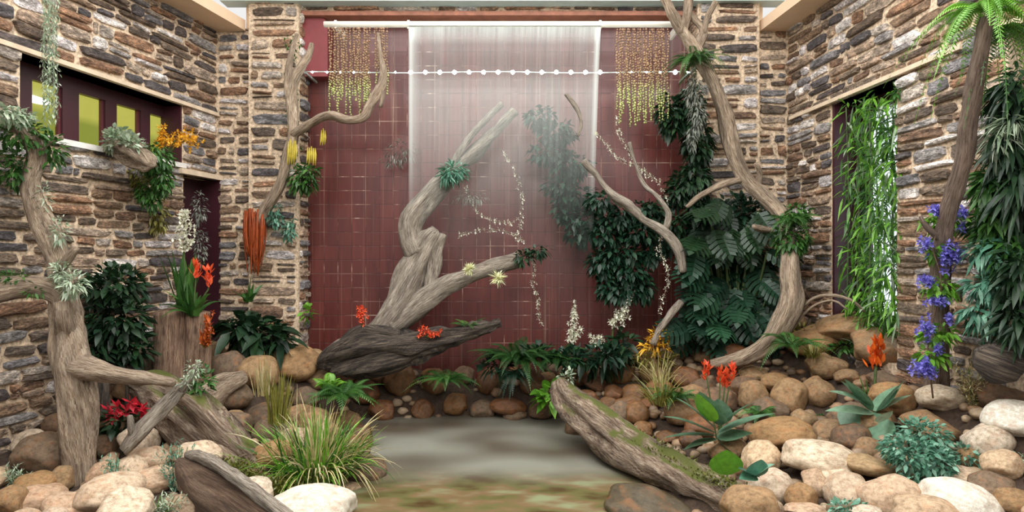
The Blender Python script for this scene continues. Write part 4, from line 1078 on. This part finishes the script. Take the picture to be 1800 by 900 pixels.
def bromeliad(label, cx, cy, d, fl, n=16, L=.4, mat='mid', fm='f_coral', Wd=.055, spread=1.1, nm='bromeliad'):
    t = plant(nm, label, 'flower', P(cx, cy, d))
    part(t, 'foliage', mat, lambda mb: blades(mb, P(cx,cy,d), n, L, Wd, spread, .5, .03, 6))
    for (fx, fy, h) in fl:
        part(t, 'flower_spike', fm, lambda mb: [leaf(mb, P(fx+random.gauss(0,2.5), fy+random.uniform(-h/2,h/2), d-.03+random.uniform(-.03,.03)), Vector((random.gauss(0,.6),random.gauss(0,.5),1)), .07, .026, .0, 3) for _ in range(26)])
        part(t, 'stem', 'stem', lambda mb: px_tube(mb, [(cx,cy,d,1.6),((cx+fx)/2,(cy+fy)/2+4,d,1.5),(fx,fy+h/2,d,1.3),(fx,fy,d,1.2)], sides=6))
    return t
bromeliad('two orange bromeliads with arching leaves on top of the broad upright stump', 340, 555, 5.2, [(344,478,26),(366,492,34)], 22, .42)
bromeliad('dark green bromeliad hugging the left pillar under the orange hanging roots', 436, 530, 6.1, [], 14, .3, 'mid')
part(bromeliad('orange-tipped leafy plant at the right side of the narrow upright stump', 362, 610, 5.15, [(366,575,30),(360,600,24)], 8, .16, 'olive', 'f_rust', .03), 'blossom', 'f_rust', lambda mb: [flower(mb, P(random.gauss(366,5), random.gauss(585,18), 5.12), .03) for _ in range(24)])
t = plant('hanging_root_cluster', 'bunch of orange hanging roots on the left pillar beneath the pillar branch', 'hanging plant', P(447,372,6.25))
part(t, 'roots', 'f_rust', lambda mb: [tube(mb, [(P(x0,372+random.uniform(-6,6),6.28+dy), .008), (P(x0+random.uniform(-3,3),410,6.25+dy), .009), (P(x0*.7+447*.3,random.uniform(425,485),6.26+dy), .004)], sides=5, step=.08, rough=.3) for x0,dy in [(random.uniform(431,465), random.uniform(-.08,.06)) for _ in range(56)]])
bushy('creeper', 'grey-green creeper trailing right of the orange hanging roots on the pillar', [(484,378,6.25,12,22,.06),(508,402,6.3,12,22,.05)], 280, .05, .022, 'teal', down=.7)
bushy('epiphyte', 'dark green and pale leafy epiphyte on the left pillar edge under the yellow tassels', [(532,315,6.2,22,24,.1),(542,300,6.15,14,12,.08)], 300, .075, .03, 'mid', down=.3)
for (px, py, h, lab) in ((513,266,44,'yellow hanging pods on the pillar branch, the longest bunch'),(547,272,32,'yellow hanging pods right of the longest bunch on the left pillar'),(571,242,34,'yellow hanging pods under the limb that reaches over the tiles')):
    t = plant('hanging_pods', lab, 'seed pods', P(px, py-h/2, 6.12))
    part(t, 'pod', 'f_pod', lambda mb: [tube(mb, [(P(px+k*3.2-6, py-h/2+random.uniform(0,5), 6.12), .004), (P(px+k*3.4-6, py, 6.1), .012), (P(px+k*3.8-8, py+h/2*random.uniform(.7,1.2), 6.1), .004)], sides=6, step=.05, rough=.05) for k in range(5 if px < 560 else 3)])
t = plant('vine', 'tiny-leaved vine climbing the edge of the left pillar beside the red painted block', 'vine', P(516,60,6.4))
part(t, 'foliage', 'mid', lambda mb: [leaf(mb, P(random.gauss(515,6), random.uniform(60,300), 6.38), rv()-Vector((0,0,.3)), .04, .02, .3, 2) for _ in range(260)])
bushy('broadleaf_plant', 'dark broad-leaved plants at the foot of the left pillar', [(455,585,6.0,44,26,.2),(420,570,5.9,28,18,.15),(490,600,6.0,22,14,.12)], 260, .20, .085, 'dark', bend=.6, up=.4, seg=4)
bushy('broadleaf_plant', 'single small green plant at the lower left corner of the tiles', [(540,548,6.2,8,10,.06)], 16, .10, .06, 'bright', up=.4)
t = plant('poinsettia', 'cluster of red flowers low down behind the front left trunk', 'flower', P(215,740,4.5))
for fx, fy in ((190,722),(206,716),(222,722),(238,714),(250,718),(252,726),(200,730),(230,708)):
    part(t, 'flower', 'f_red', lambda mb: flower(mb, P(fx,fy,4.45+random.uniform(-.05,.05)), .075, 7, cup=.25, wd=.5))
part(t, 'foliage', 'dark', lambda mb: bush(mb, pxblobs([(215,738,4.5,40,18,.14)]), 130, .08, .04))
def tuft(label, px, py, d, n, L, mat, Wd=.012, spread=.9, bend=.6, nm='grass_tuft', base=None, lean=(0,0,0)):
    q = base if base is not None else gd(px, d, .01); t = plant(nm, label, 'grass', q)
    part(t, 'blades', mat, lambda mb: blades(mb, q, n, L, Wd, spread, bend, .07, 5, lean)); return t
def feathery(label, px, d, h, n, mat, r=.12, lean=0, nm='feathery_plant', base=None, lz=0):
    q = base if base is not None else gd(px, d); t = plant(nm, label, 'plant', q)
    def f_(mb):
        for _ in range(n):
            a = random.uniform(0, 2*PI); tip = Vector((math.cos(a)*r*random.random()+lean*h, math.sin(a)*r*.6*random.random(), h*random.uniform(.6,1)))
            for k in range(20):
                c = q+tip*(k/20*.9+.1)
                leaf(mb, c, rv(.7)+tip.normalized()*.6, .035*random.uniform(.6,1.2), .008, .1, 2)
    part(t, 'foliage', mat, f_)
    part(t, 'stem', 'stem', lambda mb: [tube(mb, [(q, .004), (q+Vector((random.uniform(-1,1)*r*.6+lean*h*.8, 0, h*.8)), .002)], sides=5, step=.1) for _ in range(5)])
feathery('blue-green feathery plant beside the foot of the thick front left trunk', 200, 3.85, .30, 20, 'teal')
feathery('blue-green feathery plant against the left side of the front half log', 308, 3.85, .36, 22, 'teal', .13)
feathery('mixed green feathery sprig in front of the stones at the bottom left', 285, 3.5, .16, 20, 'pale', .16)
feathery('pale grey leafy sprig on the stones in front of the left stone wall', 22, 3.9, .16, 14, 'pale', .12)
tuft('bright green low grass tuft at the bottom edge at left', 262, 880, 3.45, 36, .13, 'bright', .012, 1.3)
# big grass clump
gq = gd(552, 4.35, .03)
t = plant('grass_clump', 'big variegated ornamental grass clump at the left edge of the pond', 'grass', gq)
part(t, 'blades', 'bright', lambda mb: blades(mb, gq, 260, .60, .020, .95, .6, .26, 7, (-.05,-.1,0)))
part(t, 'striped_blades', 'straw', lambda mb: blades(mb, gq+Vector((.04,0,.02)), 260, .68, .013, .9, .8, .22, 7, (.1,-.1,0)))
part(t, 'dark_blades', 'mid', lambda mb: blades(mb, gq, 160, .52, .022, 1.0, .55, .26, 6))
tuft('upright yellow-green reeds behind the big variegated grass clump', 485, 740, 4.9, 70, .42, 'olive', .016, .28, .3, nm='reed', base=P(488,745,4.7))
tuft('tan dry reeds behind the yellow-green reeds at left', 462, 690, 5.3, 40, .36, 'straw', .012, .25, .3, nm='reed', base=P(462,695,5.0))
tuft('thin twisted grass strands hanging over the rocks right of the big grass clump', 620, 800, 4.5, 18, .38, 'straw', .007, 1.3, .9, lean=(.8,0,0), nm='grass_tuft', base=gd(600,4.5,.1))
def fernp(label, px, d, n, L, wid, mat='mid', spread=1.0, bend=.7, base=None, nm='fern', lean=(0,0,0), segs=18):
    q = base if base is not None else gd(px, d, .02); t = plant(nm, label, 'fern', q)
    part(t, 'fronds', mat, lambda mb: fern(mb, q, n, L, wid, spread, bend, lean, segs)); return t
fernp('bushy green fern on the rocks at the left end of the pond', 598, 5.7, 34, .46, .075, 'mid', 1.3, .7, base=P(600,700,5.35))
fernp('yellow-green upright fern just behind the bushy fern at the left end of the pond', 572, 5.95, 14, .34, .05, 'bright', .6, base=P(578,688,5.6))
fernp('dark green fern sprouting from the stones under the waterfall', 780, 6.2, 26, .46, .06, 'mid', 1.3, .8, base=P(785,672,5.95), segs=24)
fernp('wide dark fern mass at the foot of the tiles right of the split log', 905, 6.25, 56, .68, .07, 'fernd', 1.1, .75, base=P(912,640,6.0), segs=30)
fernp('teal fern hanging down behind the pond edge below the wide dark fern mass', 905, 6.0, 22, .4, .05, 'ivy', 1.0, 1.2, base=P(905,664,5.85), segs=24)
fernp('second dark fern left of the orchids at the foot of the tiles', 985, 6.3, 36, .55, .07, 'fernd', 1.1, .8, base=P(975,640,6.1), segs=28)
bushy('broadleaf_plant', 'bright green small plant on the stones behind the top end of the mossy log', [(966,694,5.9,18,16,.1)], 46, .13, .075, 'bright', up=.3)
bushy('epiphyte', 'little light green plant growing on the top end of the mossy log', [(995,662,5.5,12,14,.06)], 50, .06, .022, 'pale', up=.6)
fernp('small green fern growing on the tip of the dark split log', 820, 5.95, 12, .26, .04, 'mid', 1.5, .6, base=P(822,574,5.95))
for (cx, cy, sx, sy, lab) in ((636,556,7,12,'small orange orchid at the base of the pale driftwood'),(755,584,16,7,'small orange orchid on the dark split log')):
    t = plant('orange_orchid', lab, 'flower', P(cx,cy+sy,5.78))
    part(t, 'flower', 'f_coral', lambda mb: [flower(mb, P(random.gauss(cx,sx*.7), random.gauss(cy,sy*.7), 5.78), .026) for _ in range(34)])
    part(t, 'stem', 'stem', lambda mb: [px_tube(mb, [(cx,cy+sy*1.6,5.8,.9),(cx+random.uniform(-sx,sx),cy,5.78,.7)], sides=5) for _ in range(5)])
for (cx, cy, r, lab) in ((825,472,.085,'smaller cream spiky blossom on the lower driftwood limb'),(875,488,.10,'larger cream spiky blossom under the tip of the lower driftwood limb')):
    t = plant('cream_blossom', lab, 'flower', P(cx,cy,5.85))
    part(t, 'petals', 'f_cream', lambda mb: [leaf(mb, P(cx,cy,5.85), rv(), r*random.uniform(.7,1.05), r*.22, .05, 2, .3) for _ in range(90)])
    part(t, 'stem', 'stem', lambda mb: px_tube(mb, [(cx+6,cy-8,6.0,1.5),(cx,cy,5.87,1.3)], sides=6))
bushy('air_plant', 'grey-green air plant wrapped round the bend of the pale driftwood', [(798,300,6.15,22,14,.08),(785,308,6.1,12,10,.06)], 320, .085, .018, 'teal', down=.2)
bushy('spanish_moss', 'wispy grey moss hanging below the bend of the pale driftwood', [(826,346,6.3,32,12,.05)], 260, .05, .006, 'ghost', down=.6)
bushy('spanish_moss', 'faint grey-green wisp on the tiles at the left edge of the waterfall', [(705,265,6.6,30,18,.05),(690,282,6.6,20,12,.05)], 260, .05, .010, 'ghost', down=.3)
bushy('epiphyte', 'dark leafy plant at the tip of the lower driftwood limb', [(920,450,5.98,16,12,.08),(945,440,6.0,22,6,.05)], 160, .075, .028, 'dark', down=.2)
VN = [('white blossom vine dangling from behind the waterfall down to the driftwood tip',[(886,270,6.4),(905,300,6.35),(917,345,6.35),(914,400,6.3),(908,425,6.25)],46),
 ('white blossom vine hanging below the driftwood tip to the back fern',[(938,462,6.1),(938,500,6.1),(946,540,6.1),(952,572,6.1)],34),
 ('white blossom vine sagging from the bend of the pale driftwood',[(818,330,6.3),(840,372,6.3),(870,388,6.3),(908,392,6.3)],40),
 ('short level white blossom vine crossing the tiles below the sagging one',[(808,412,6.4),(850,404,6.35),(890,408,6.3),(926,425,6.3)],34),
 ('white blossom vine starting at the right edge of the waterfall',[(1046,234,6.1),(1068,258,6.1),(1092,282,6.1),(1125,295,6.1),(1155,320,6.1),(1176,362,6.1)],52),
 ('white blossom vine hanging from the beaded strands right of the waterfall',[(1084,208,6.1),(1092,245,6.1),(1118,285,6.05),(1140,310,6.05)],30),
 ('white blossom vine hanging in a loop from the dark-leaved arching branch',[(1162,408,5.9),(1160,440,5.9),(1174,475,5.9),(1170,510,5.9),(1156,552,5.9)],38)]
for lab, pts, n_ in VN:
    t = plant('blossom_vine', lab, 'vine', P(*pts[0])); ms, ml = MB(), MB()
    vine(ms, ml, pts, n_, .027, .02, r=.0035, spread=.03, blossom=True); ms.build('stem', M['stembrown'], t); ml.build('blossom', M['f_white'], t)

# --- ivy around the arching branch
bushy('ivy', 'hazy ivy mass seen through the right part of the waterfall', [(950,205,6.4,26,18,.12),(978,232,6.4,36,20,.12),(965,268,6.4,40,18,.12),(1002,290,6.4,36,22,.12),(985,325,6.4,30,18,.12),(1012,345,6.4,44,18,.12),(1030,385,6.35,44,18,.12),(995,372,6.4,22,16,.1),(1020,410,6.35,24,18,.1)], 1700, .075, .042, 'ivy', down=.5, stem=[(960,190,6.45,1.5),(990,280,6.45,1.5),(1040,400,6.45,1.5)])
bushy('ivy', 'dense dark ivy draped over the arching branch right of the waterfall', [(1058,352,6.1,28,16,.12),(1092,380,6.1,34,20,.12),(1130,372,6.1,30,16,.12),(1125,408,6.1,36,20,.12),(1068,410,6.15,34,22,.12),(1090,446,6.15,44,18,.12),(1060,462,6.15,26,24,.1),(1105,480,6.15,34,20,.12),(1092,510,6.15,40,16,.1),(1130,505,6.15,18,24,.08),(1066,500,6.15,14,28,.08),(1145,440,6.15,18,26,.08)], 2300, .075, .042, 'ivy', down=.6)
bushy('ivy', 'ivy clump on the arching branch beside the monstera', [(1150,375,6.1,26,22,.1),(1195,330,6.2,22,28,.1),(1185,395,6.15,20,16,.1)], 560, .075, .04, 'dark', down=.5)
bushy('hanging_foliage', 'dark green foliage column hanging between the tiles and the right pillar', [(1215,190,6.2,24,40,.12),(1228,250,6.2,26,40,.12),(1220,320,6.2,26,40,.12),(1180,200,6.2,26,38,.1),(1230,375,6.15,24,24,.12)], 1700, .085, .04, 'dark', down=.7)
bushy('spanish_moss', 'pinkish grey moss tassel hanging under the fern on the tall branch', [(1222,160,6.0,18,28,.07),(1226,205,6.0,14,34,.06),(1216,240,6.0,9,22,.05)], 700, .05, .012, 'ghost', down=.9)
def monstera_leaf(mb, p, d, nrm, L):
    d = d.normalized(); s = d.cross(nrm).normalized(); n_ = s.cross(d); r = random.random()
    lob = 6
    for sg in (-1, 1):
        for k in range(lob):
            t0 = .04+k/lob*.86; t1 = t0+.86/lob*.88
            w = L*.50*math.sin(PI*(.18+.74*(k+.5)/lob))**.8
            a = p+d*(L*t0); b_ = p+d*(L*t1); out = s*sg+d*(.25+.5*k/lob)
            dip0 = n_*(-.02*L)
            e0 = p+d*(L*(t0+.02))+out*w*.96; e1 = p+d*(L*(t1+.03))+out*w*.9; m0 = a+out*w*.55+n_*(.06*L); m1 = b_+out*w*.55+n_*(.06*L)
            tip = (e0+e1)*.5+out*w*.10-n_*(.10*L)
            i0 = len(mb.v); mb.v += [tuple(a), tuple(b_), tuple(m0), tuple(m1), tuple(e0-n_*.05*L), tuple(e1-n_*.05*L), tuple(tip)]
            mb.face((i0,i0+1,i0+3,i0+2), [(r,.2)]*4); mb.face((i0+2,i0+3,i0+5,i0+4), [(r,.6)]*4); mb.face((i0+4,i0+5,i0+6), [(r,1)]*3)
    a = p+d*L*.9; i0 = len(mb.v); mb.v += [tuple(a-s*L*.14), tuple(a+s*L*.14), tuple(a+d*L*.22-n_*.06*L)]; mb.face((i0,i0+1,i0+2), [(r,1)]*3)
    w = .008; i0 = len(mb.v); mb.v += [tuple(p-s*w*2), tuple(p+s*w*2), tuple(a+s*w), tuple(a-s*w)]; mb.face((i0,i0+1,i0+2,i0+3), [(r,.5)]*4)
t = plant('monstera', 'huge dark monstera with many deeply cut leaves in the back right corner', 'plant', P(1290,600,6.15))
rm = random.Random(4)
MP = []
for i in range(62):
    px = rm.uniform(1205, 1350); py = rm.uniform(345, 585)
    if py < 400 and px < 1240: continue
    dd_ = 6.25-rm.uniform(0,.3)-max(0,(py-440))/1400
    MP.append((px, py, dd_))
for px, py, dd_ in MP:
    q = P(px, py, dd_); out = Vector(((px-1290)/160+rm.uniform(-.3,.3), rm.uniform(-.7,-.2), rm.uniform(-1.0,-.2)))
    mb = MB(); monstera_leaf(mb, q, out, Vector((rm.uniform(-.3,.3),-.7,.8)), rm.uniform(.24,.36)); mb.build('leaf', M['ivy' if py > 430 else 'dark'], t, smooth=False)
part(t, 'stem', 'stem', lambda mb: [px_tube(mb, [(1285+rm.uniform(-15,15),615,6.2,3),(1290+(px-1290)*.6,(py+600)/2+10,6.2,2.5),(px,py,dd_,2)], sides=6, step=.1) for px,py,dd_ in MP[::2]])

# --- tall branch dwellers
fernp('bright green fern fastened to the top of the tall branch by the ceiling', 1222, 6.0, 40, .44, .05, 'mid', 1.6, .9, base=P(1222,108,5.9), segs=24)
fernp('green fern wrapped around the lower bend of the tall branch', 1392, 6.0, 36, .34, .05, 'mid', 1.2, .9, base=P(1392,392,5.65))
bushy('epiphyte', 'small green leafy clump under the fern on the lower bend of the tall branch', [(1392,420,5.65,28,26,.1),(1400,375,5.75,22,16,.1)], 520, .07, .03, 'mid', down=.3)
fernp('arching green fern at the foot of the tall branch', 1390, 5.6, 16, .50, .06, 'mid', 1.1, .8, base=P(1392,612,5.25), segs=26)
bushy('fern_bed', 'low ragged greenery on the bank right of the tall branch foot', [(1415,585,5.8,26,14,.15),(1345,615,5.9,20,10,.1)], 260, .08, .02, 'olive', up=.3)
# orchids at the back
for (a, b_, lab, w_) in (((1008,600),(1010,532),'upright white orchid spike at the foot of the tiles',9),((1078,572),(1116,512),'leaning white orchid spike right of the upright one',11)):
    t = plant('white_orchid', lab, 'flower', P(a[0], 640, 6.2))
    part(t, 'flower', 'f_white', lambda mb: [flower(mb, P(a[0]+(b_[0]-a[0])*k+random.gauss(0,w_*(1.1-k)*.7), a[1]+(b_[1]-a[1])*k+random.gauss(0,3), 6.12+random.uniform(-.04,.04)), .033*(1.2-k*.5), 5) for k in [random.random()**1.2 for _ in range(62)]])
    part(t, 'stem', 'stem', lambda mb: px_tube(mb, [(a[0]+8,640,6.2,1.8),(a[0],a[1]+5,6.15,1.6),(b_[0],b_[1],6.12,1)], sides=6))
    part(t, 'foliage', 'dark', lambda mb: blades(mb, P(a[0]+6,648,6.2), 14, .36, .05, .9, .5, .03, 6))
t = plant('white_orchid', 'small low white blossoms between the two white orchid spikes', 'flower', P(1046,610,6.1))
part(t, 'flower', 'f_white', lambda mb: [flower(mb, P(random.gauss(1047,7), random.gauss(596,5), 6.1), .028) for _ in range(22)])
part(t, 'foliage', 'dark', lambda mb: bush(mb, pxblobs([(1050,630,6.15,34,22,.12),(1092,606,6.1,22,24,.1)]), 130, .16, .06, .5))
t = plant('croton', 'yellow-leaved plant with golden spikes left of the monstera', 'plant', P(1155,630,6.0))
part(t, 'leaf_cluster', 'f_yellow', lambda mb: bush(mb, pxblobs([(1158,590,5.95,16,16,.1),(1150,608,5.9,26,10,.1)]), 220, .07, .02, .3, up=.3))
part(t, 'foliage', 'olive', lambda mb: bush(mb, pxblobs([(1150,628,5.95,36,14,.12)]), 160, .1, .02, .3, up=.4))
tuft('sprawling green and tan grass between the mossy log and the red flowers', 1160, 700, 5.3, 90, .42, 'olive', .010, .9, .6, nm='grass_clump', base=P(1160,712,4.95))
tuft('dry straw-coloured grass behind the sprawling grass right of the pond', 1150, 660, 5.7, 60, .36, 'straw', .007, 1.0, .6, nm='grass_clump', base=P(1160,672,5.3))
# red spiky flower plant with broad leaves
def broad(mb, p, d, L, Wd, bend=.4): leaf(mb, p, d, L, Wd*1.45, bend, 8, .18, twist=random.uniform(-.25,.25), prof=lambda t: math.sin(PI*min(1,(t*.97+.02))**.62)**.9+.01)
t = plant('canna', 'red and orange spiky flowers over broad green leaves on the right bank', 'flower', gd(1262, 4.6))
cb = gd(1262, 4.6, .0)
for fx, fy, h in ((1241,656,28),(1266,662,26),(1276,668,30),(1286,658,26)):
    part(t, 'flower_spike', 'f_coral', lambda mb: [leaf(mb, P(fx+random.gauss(0,2.5), fy+random.uniform(-h/2,h/2), 4.55), Vector((random.gauss(0,.6),random.gauss(0,.4),1)), .055, .022, 0, 3) for _ in range(30)])
    part(t, 'stem', 'stem', lambda mb: tube(mb, [(cb, .006), (P((fx+1262)/2,720,4.57), .006), (P(fx,fy,4.55), .005)], sides=6, step=.08))
def tolf(name, items, mat, tt, d):
    d = d-.2
    for (x0,y0,x1,y1,w) in items:
        a = P(x0,y0,d); b_ = P(x1,y1,d-.05+random.uniform(-.08,.08)); L = (b_-a).length
        mb = MB(); dr = (b_-a)+Vector((0,0,.22*L)); broad(mb, a, dr, L*1.02, w*d/F*1.15, .22)
        mb.build(name, M[mat], tt)
tolf('leaf', [(1262,745,1225,675,40),(1256,760,1160,728,22),(1260,765,1165,770,22),(1262,760,1370,722,26),(1262,770,1325,760,30),(1255,750,1180,690,20),(1262,750,1330,700,24),(1258,770,1205,790,26),(1266,745,1262,690,26),(1262,772,1290,800,26)], 'hosta', t, 4.5)
tolf('bright_leaf', [(1250,740,1222,680,32)], 'bright', t, 4.42)
t = plant('broadleaf_plant', 'single bright green round leaf plant beside the mossy log', 'plant', gd(1275,4.05))
tolf('leaf', [(1276,834,1277,780,34)], 'bright', t, 3.95)
part(t, 'stem', 'stem', lambda mb: px_tube(mb, [(1278,860,3.97,2),(1278,830,3.95,1.6)], sides=6))
t = plant('broadleaf_plant', 'teal broad wavy leaves behind the angular pinkish boulder', 'plant', gd(1330,4.0))
tolf('leaf', [(1325,835,1366,812,24),(1330,836,1296,822,26),(1328,838,1340,800,24),(1328,836,1300,842,20)], 'teal', t, 3.85)
t = plant('bromeliad', 'bright orange flower spike standing before the rocks by the right wall', 'flower', gd(1535,4.7))
part(t, 'flower_spike', 'f_orange', lambda mb: [leaf(mb, P(1540+random.gauss(0,6), random.uniform(600,652), 4.65+random.uniform(-.03,.03)), Vector((random.gauss(0,.3),random.gauss(0,.3),1)), .075, .028, 0, 3) for _ in range(70)])
part(t, 'stem', 'stem', lambda mb: px_tube(mb, [(1536,720,4.65,3),(1537,690,4.65,2.6),(1540,640,4.65,2.4)], sides=7))
part(t, 'foliage', 'mid', lambda mb: blades(mb, P(1535,718,4.68), 26, .26, .018, .5, .3, .05, 6))
t = plant('calathea', 'plant with large striped silvery-green leaves below the orange flower', 'plant', gd(1535,4.5))
tolf('leaf', [(1530,715,1470,660,28),(1530,720,1478,655,20),(1532,722,1505,775,62),(1536,722,1590,668,24),(1540,725,1600,655,26),(1534,725,1450,722,22),(1540,722,1608,690,24),(1538,730,1580,745,24),(1530,712,1452,684,20)], 'calathea', t, 4.45)
tolf('pale_leaf', [(1545,742,1572,718,26)], 'pale', t, 4.3)
bushy('shrub', 'blue-green small-leaved shrub spilling over the front right stones', [(1625,760,3.75,34,24,.16),(1600,795,3.6,42,30,.18),(1648,808,3.55,24,26,.12),(1692,796,3.7,26,16,.12),(1612,842,3.5,26,16,.1),(1572,790,3.6,20,10,.1)], 1700, .042, .022, 'teal', stem=[(1640,850,3.7,3),(1625,800,3.7,2.5),(1620,760,3.72,2)])
feathery('dry tan feathery plant between the leaning trunk and the dark log end', 1710, 4.05, .34, 30, 'straw', .16)
bushy('ground_cover', 'silvery plants at the bottom edge in front of the big square boulder', [(1490,892,3.35,34,8,.1)], 110, .05, .02, 'teal', up=.5)
bushy('ground_cover', 'silvery tufts at the right edge behind the dark log end', [(1770,608,4.0,34,10,.12)], 180, .05, .02, 'teal', up=.3)
bushy('ground_cover', 'small green sprig on the pile of stones by the right edge', [(1797,812,3.4,10,12,.05)], 50, .05, .022, 'pale', up=.4)
bushy('ground_cover', 'low green plants scattered on the slope behind the striped-leaf plant', [(1445,745,4.9,28,12,.12),(1330,735,5.0,30,10,.12),(1490,610,5.4,26,8,.12)], 260, .08, .03, 'mid', up=.5)
# bamboo in the tall window
t = plant('bamboo', 'tall bright bamboo growing in the recess of the right window', 'bamboo', WR.pt((ru0+ru1)/2, rzb, -.05))
cu = (ru0+ru1)/2
for k in range(7):
    u = ru0+.24+(ru1-ru0-.28)*k/6; off = random.uniform(-.18, .02)
    part(t, 'culm', 'stem', lambda mb: tube(mb, [(WR.pt(u, rzb-.1, off), .008), (WR.pt(u+random.uniform(-.06,.06), (rzb+rzt)/2, off), .007), (WR.pt(u+random.uniform(-.08,.08), rzt-.1, off+.05), .004)], sides=7, step=.15, rough=.05))
def bam(mb, n):
    for _ in range(n):
        z = rzb-.05+(rzt-rzb-.0)*random.random(); u = ru0+.2+(ru1-ru0-.16)*random.random()
        q = WR.pt(u, z, random.uniform(-.2, .06)); a = random.uniform(0, 6.28)
        leaf(mb, q, WR.n*random.uniform(-.2,.8)+Vector((random.gauss(0,.6), random.gauss(0,.5), random.gauss(-.35,.5))), random.uniform(.08,.16), .022, .45, 4, .2)
part(t, 'foliage', 'bright', lambda mb: bam(mb, 1000)); part(t, 'dark_foliage', 'mid', lambda mb: bam(mb, 800)); part(t, 'pale_foliage', 'pale', lambda mb: bam(mb, 160))
# purple flower vine along the leaning trunk
t = plant('purple_flower_vine', 'climbing vine with clusters of violet-blue flowers on the leaning right trunk', 'vine', P(1640,690,4.1))
for (cx, cy, sx, sy, n_) in ((1645,368,9,7,26),(1690,376,9,7,22),(1628,432,9,9,20),(1672,448,16,20,70),(1632,492,13,7,28),(1648,530,16,8,26),(1626,578,12,12,32),(1668,560,7,5,10),(1648,612,8,6,14),(1624,648,17,12,60),(1690,400,5,5,8)):
    part(t, 'flower_cluster', 'f_purple', lambda mb: [flower(mb, P(random.gauss(cx,sx*.6), random.gauss(cy,sy*.6), 4.0+random.uniform(-.07,.05)), .030, 5) for _ in range(n_)])
part(t, 'foliage', 'bright', lambda mb: bush(mb, pxblobs([(1660,385,4.05,34,16,.1),(1645,438,4.05,18,14,.08),(1650,505,4.05,26,16,.1),(1650,585,4.05,24,14,.08),(1640,625,4.05,22,12,.08)]), 520, .06, .03, down=.3))
part(t, 'stem', 'stembrown', lambda mb: px_tube(mb, [(1640,700,4.1,1.5),(1632,600,4.05,1.5),(1655,500,4.0,1.4),(1640,430,4.0,1.3),(1668,370,4.0,1.2)], sides=6))
# right edge
fernp('large bright green fern hanging at the top right corner', 1728, 3.75, 34, .52, .055, 'bright', 1.5, 1.5, base=P(1732,20,3.4), segs=30)
fernp('darker drooping fern just under the large bright fern at top right', 1745, 3.8, 18, .44, .05, 'mid', .9, 2.0, base=P(1755,60,3.55), segs=24)
bushy('wall_plant', 'long-leaved dark green plant filling the upper right opening', [(1785,170,3.85,34,50,.1),(1780,260,3.85,36,50,.1),(1795,330,3.75,32,50,.1)], 620, .16, .030, 'dark', down=.8, bend=.5, seg=4)
bushy('wall_plant', 'silvery spider-leaved plant on the right wall beside the upper leaning trunk', [(1775,215,3.75,16,18,.06),(1752,245,3.8,14,14,.06)], 110, .12, .016, 'pale', bend=.6, seg=4, down=.3)
bushy('wall_plant', 'lush mixed green climber on the right wall above the violet flowers', [(1745,320,3.95,26,30,.1),(1750,390,3.95,36,34,.1),(1775,440,3.85,30,40,.12)], 760, .12, .032, 'mid', down=.7, seg=4)
bushy('wall_plant', 'trailing silvery-green climber low on the right wall', [(1735,440,3.9,34,20,.1),(1745,500,3.85,38,22,.1),(1730,550,3.9,34,24,.1)], 560, .09, .026, 'teal', down=.5)
bushy('wall_plant', 'dark shadowy foliage at the right edge above the dark log end', [(1790,480,3.6,20,50,.1),(1785,560,3.6,20,34,.1)], 360, .12, .035, 'dark', down=.6)
tuft('thin arching grass leaves on the right wall near the violet flowers', 1745, 560, 3.8, 22, .3, 'mid', .010, 1.4, .8, nm='grass_tuft', base=P(1735,575,3.95))
bushy('ivy', 'small ivy patch on the stones above the tall right window corner', [(1580,160,4.9,8,10,.04)], 30, .05, .03, 'mid')
tuft('pale grassy tuft on the bank under the tall right window', 1510, 560, 5.3, 36, .24, 'pale', .008, 1.2, .6, nm='grass_tuft', base=gd(1520,5.35,.16))
bushy('creeper', 'thin speckled grey creeper on the wall left of the niche post', [(350,365,6.22,13,30,.04),(352,430,6.22,12,36,.04)], 420, .04, .014, 'ghost', down=.5)
bushy('lichen_tuft', 'pale lichen specks on the leaning sticks in front of the stumps', [(340,650,4.1,14,18,.05),(322,672,4.15,12,8,.04)], 160, .03, .01, 'pale')
bushy('ground_cover', 'small green leaves behind the gnarled log right of the stumps', [(355,668,4.5,16,26,.08),(340,690,4.5,12,20,.08)], 160, .06, .024, 'mid', up=.3)
bushy('ground_cover', 'low dark leafy greenery between the orchids and the wide fern mass', [(1010,628,6.0,40,14,.12),(1070,622,5.95,36,16,.12),(945,622,6.1,30,16,.1),(870,640,6.1,28,12,.1)], 520, .11, .035, 'ivy', up=.5)
part(bpy.data.objects['monstera'], 'undergrowth', 'ivy', lambda mb: bush(mb, pxblobs([(1300,380,6.3,56,36,.08),(1290,460,6.3,76,46,.1),(1285,550,6.25,74,44,.12),(1240,590,6.1,34,20,.12),(1322,590,6.1,28,18,.1)]), 1900, .12, .05))
bushy('ivy', 'thin trailing ivy linking the arching branch to the dark foliage column', [(1185,352,6.3,22,16,.06),(1212,392,6.3,20,22,.06),(1172,428,6.3,16,18,.06),(1205,440,6.3,16,28,.06)], 420, .07, .038, 'ivy', down=.6)
fernp('green leafy fern in the grass just right of the mossy log', 1180, 5.2, 20, .36, .06, 'mid', 1.1, .7, base=P(1185,705,5.0), segs=20)
fernp('small green fern low on the right bank left of the striped-leaf plant', 1340, 5.0, 16, .26, .045, 'mid', 1.2, .8, base=P(1335,728,4.75), segs=18)
tuft('mixed green grass on the slope beside the fern at the foot of the tall branch', 1420, 600, 5.3, 60, .26, 'olive', .010, 1.1, .6, nm='grass_clump', base=P(1430,628,5.3))
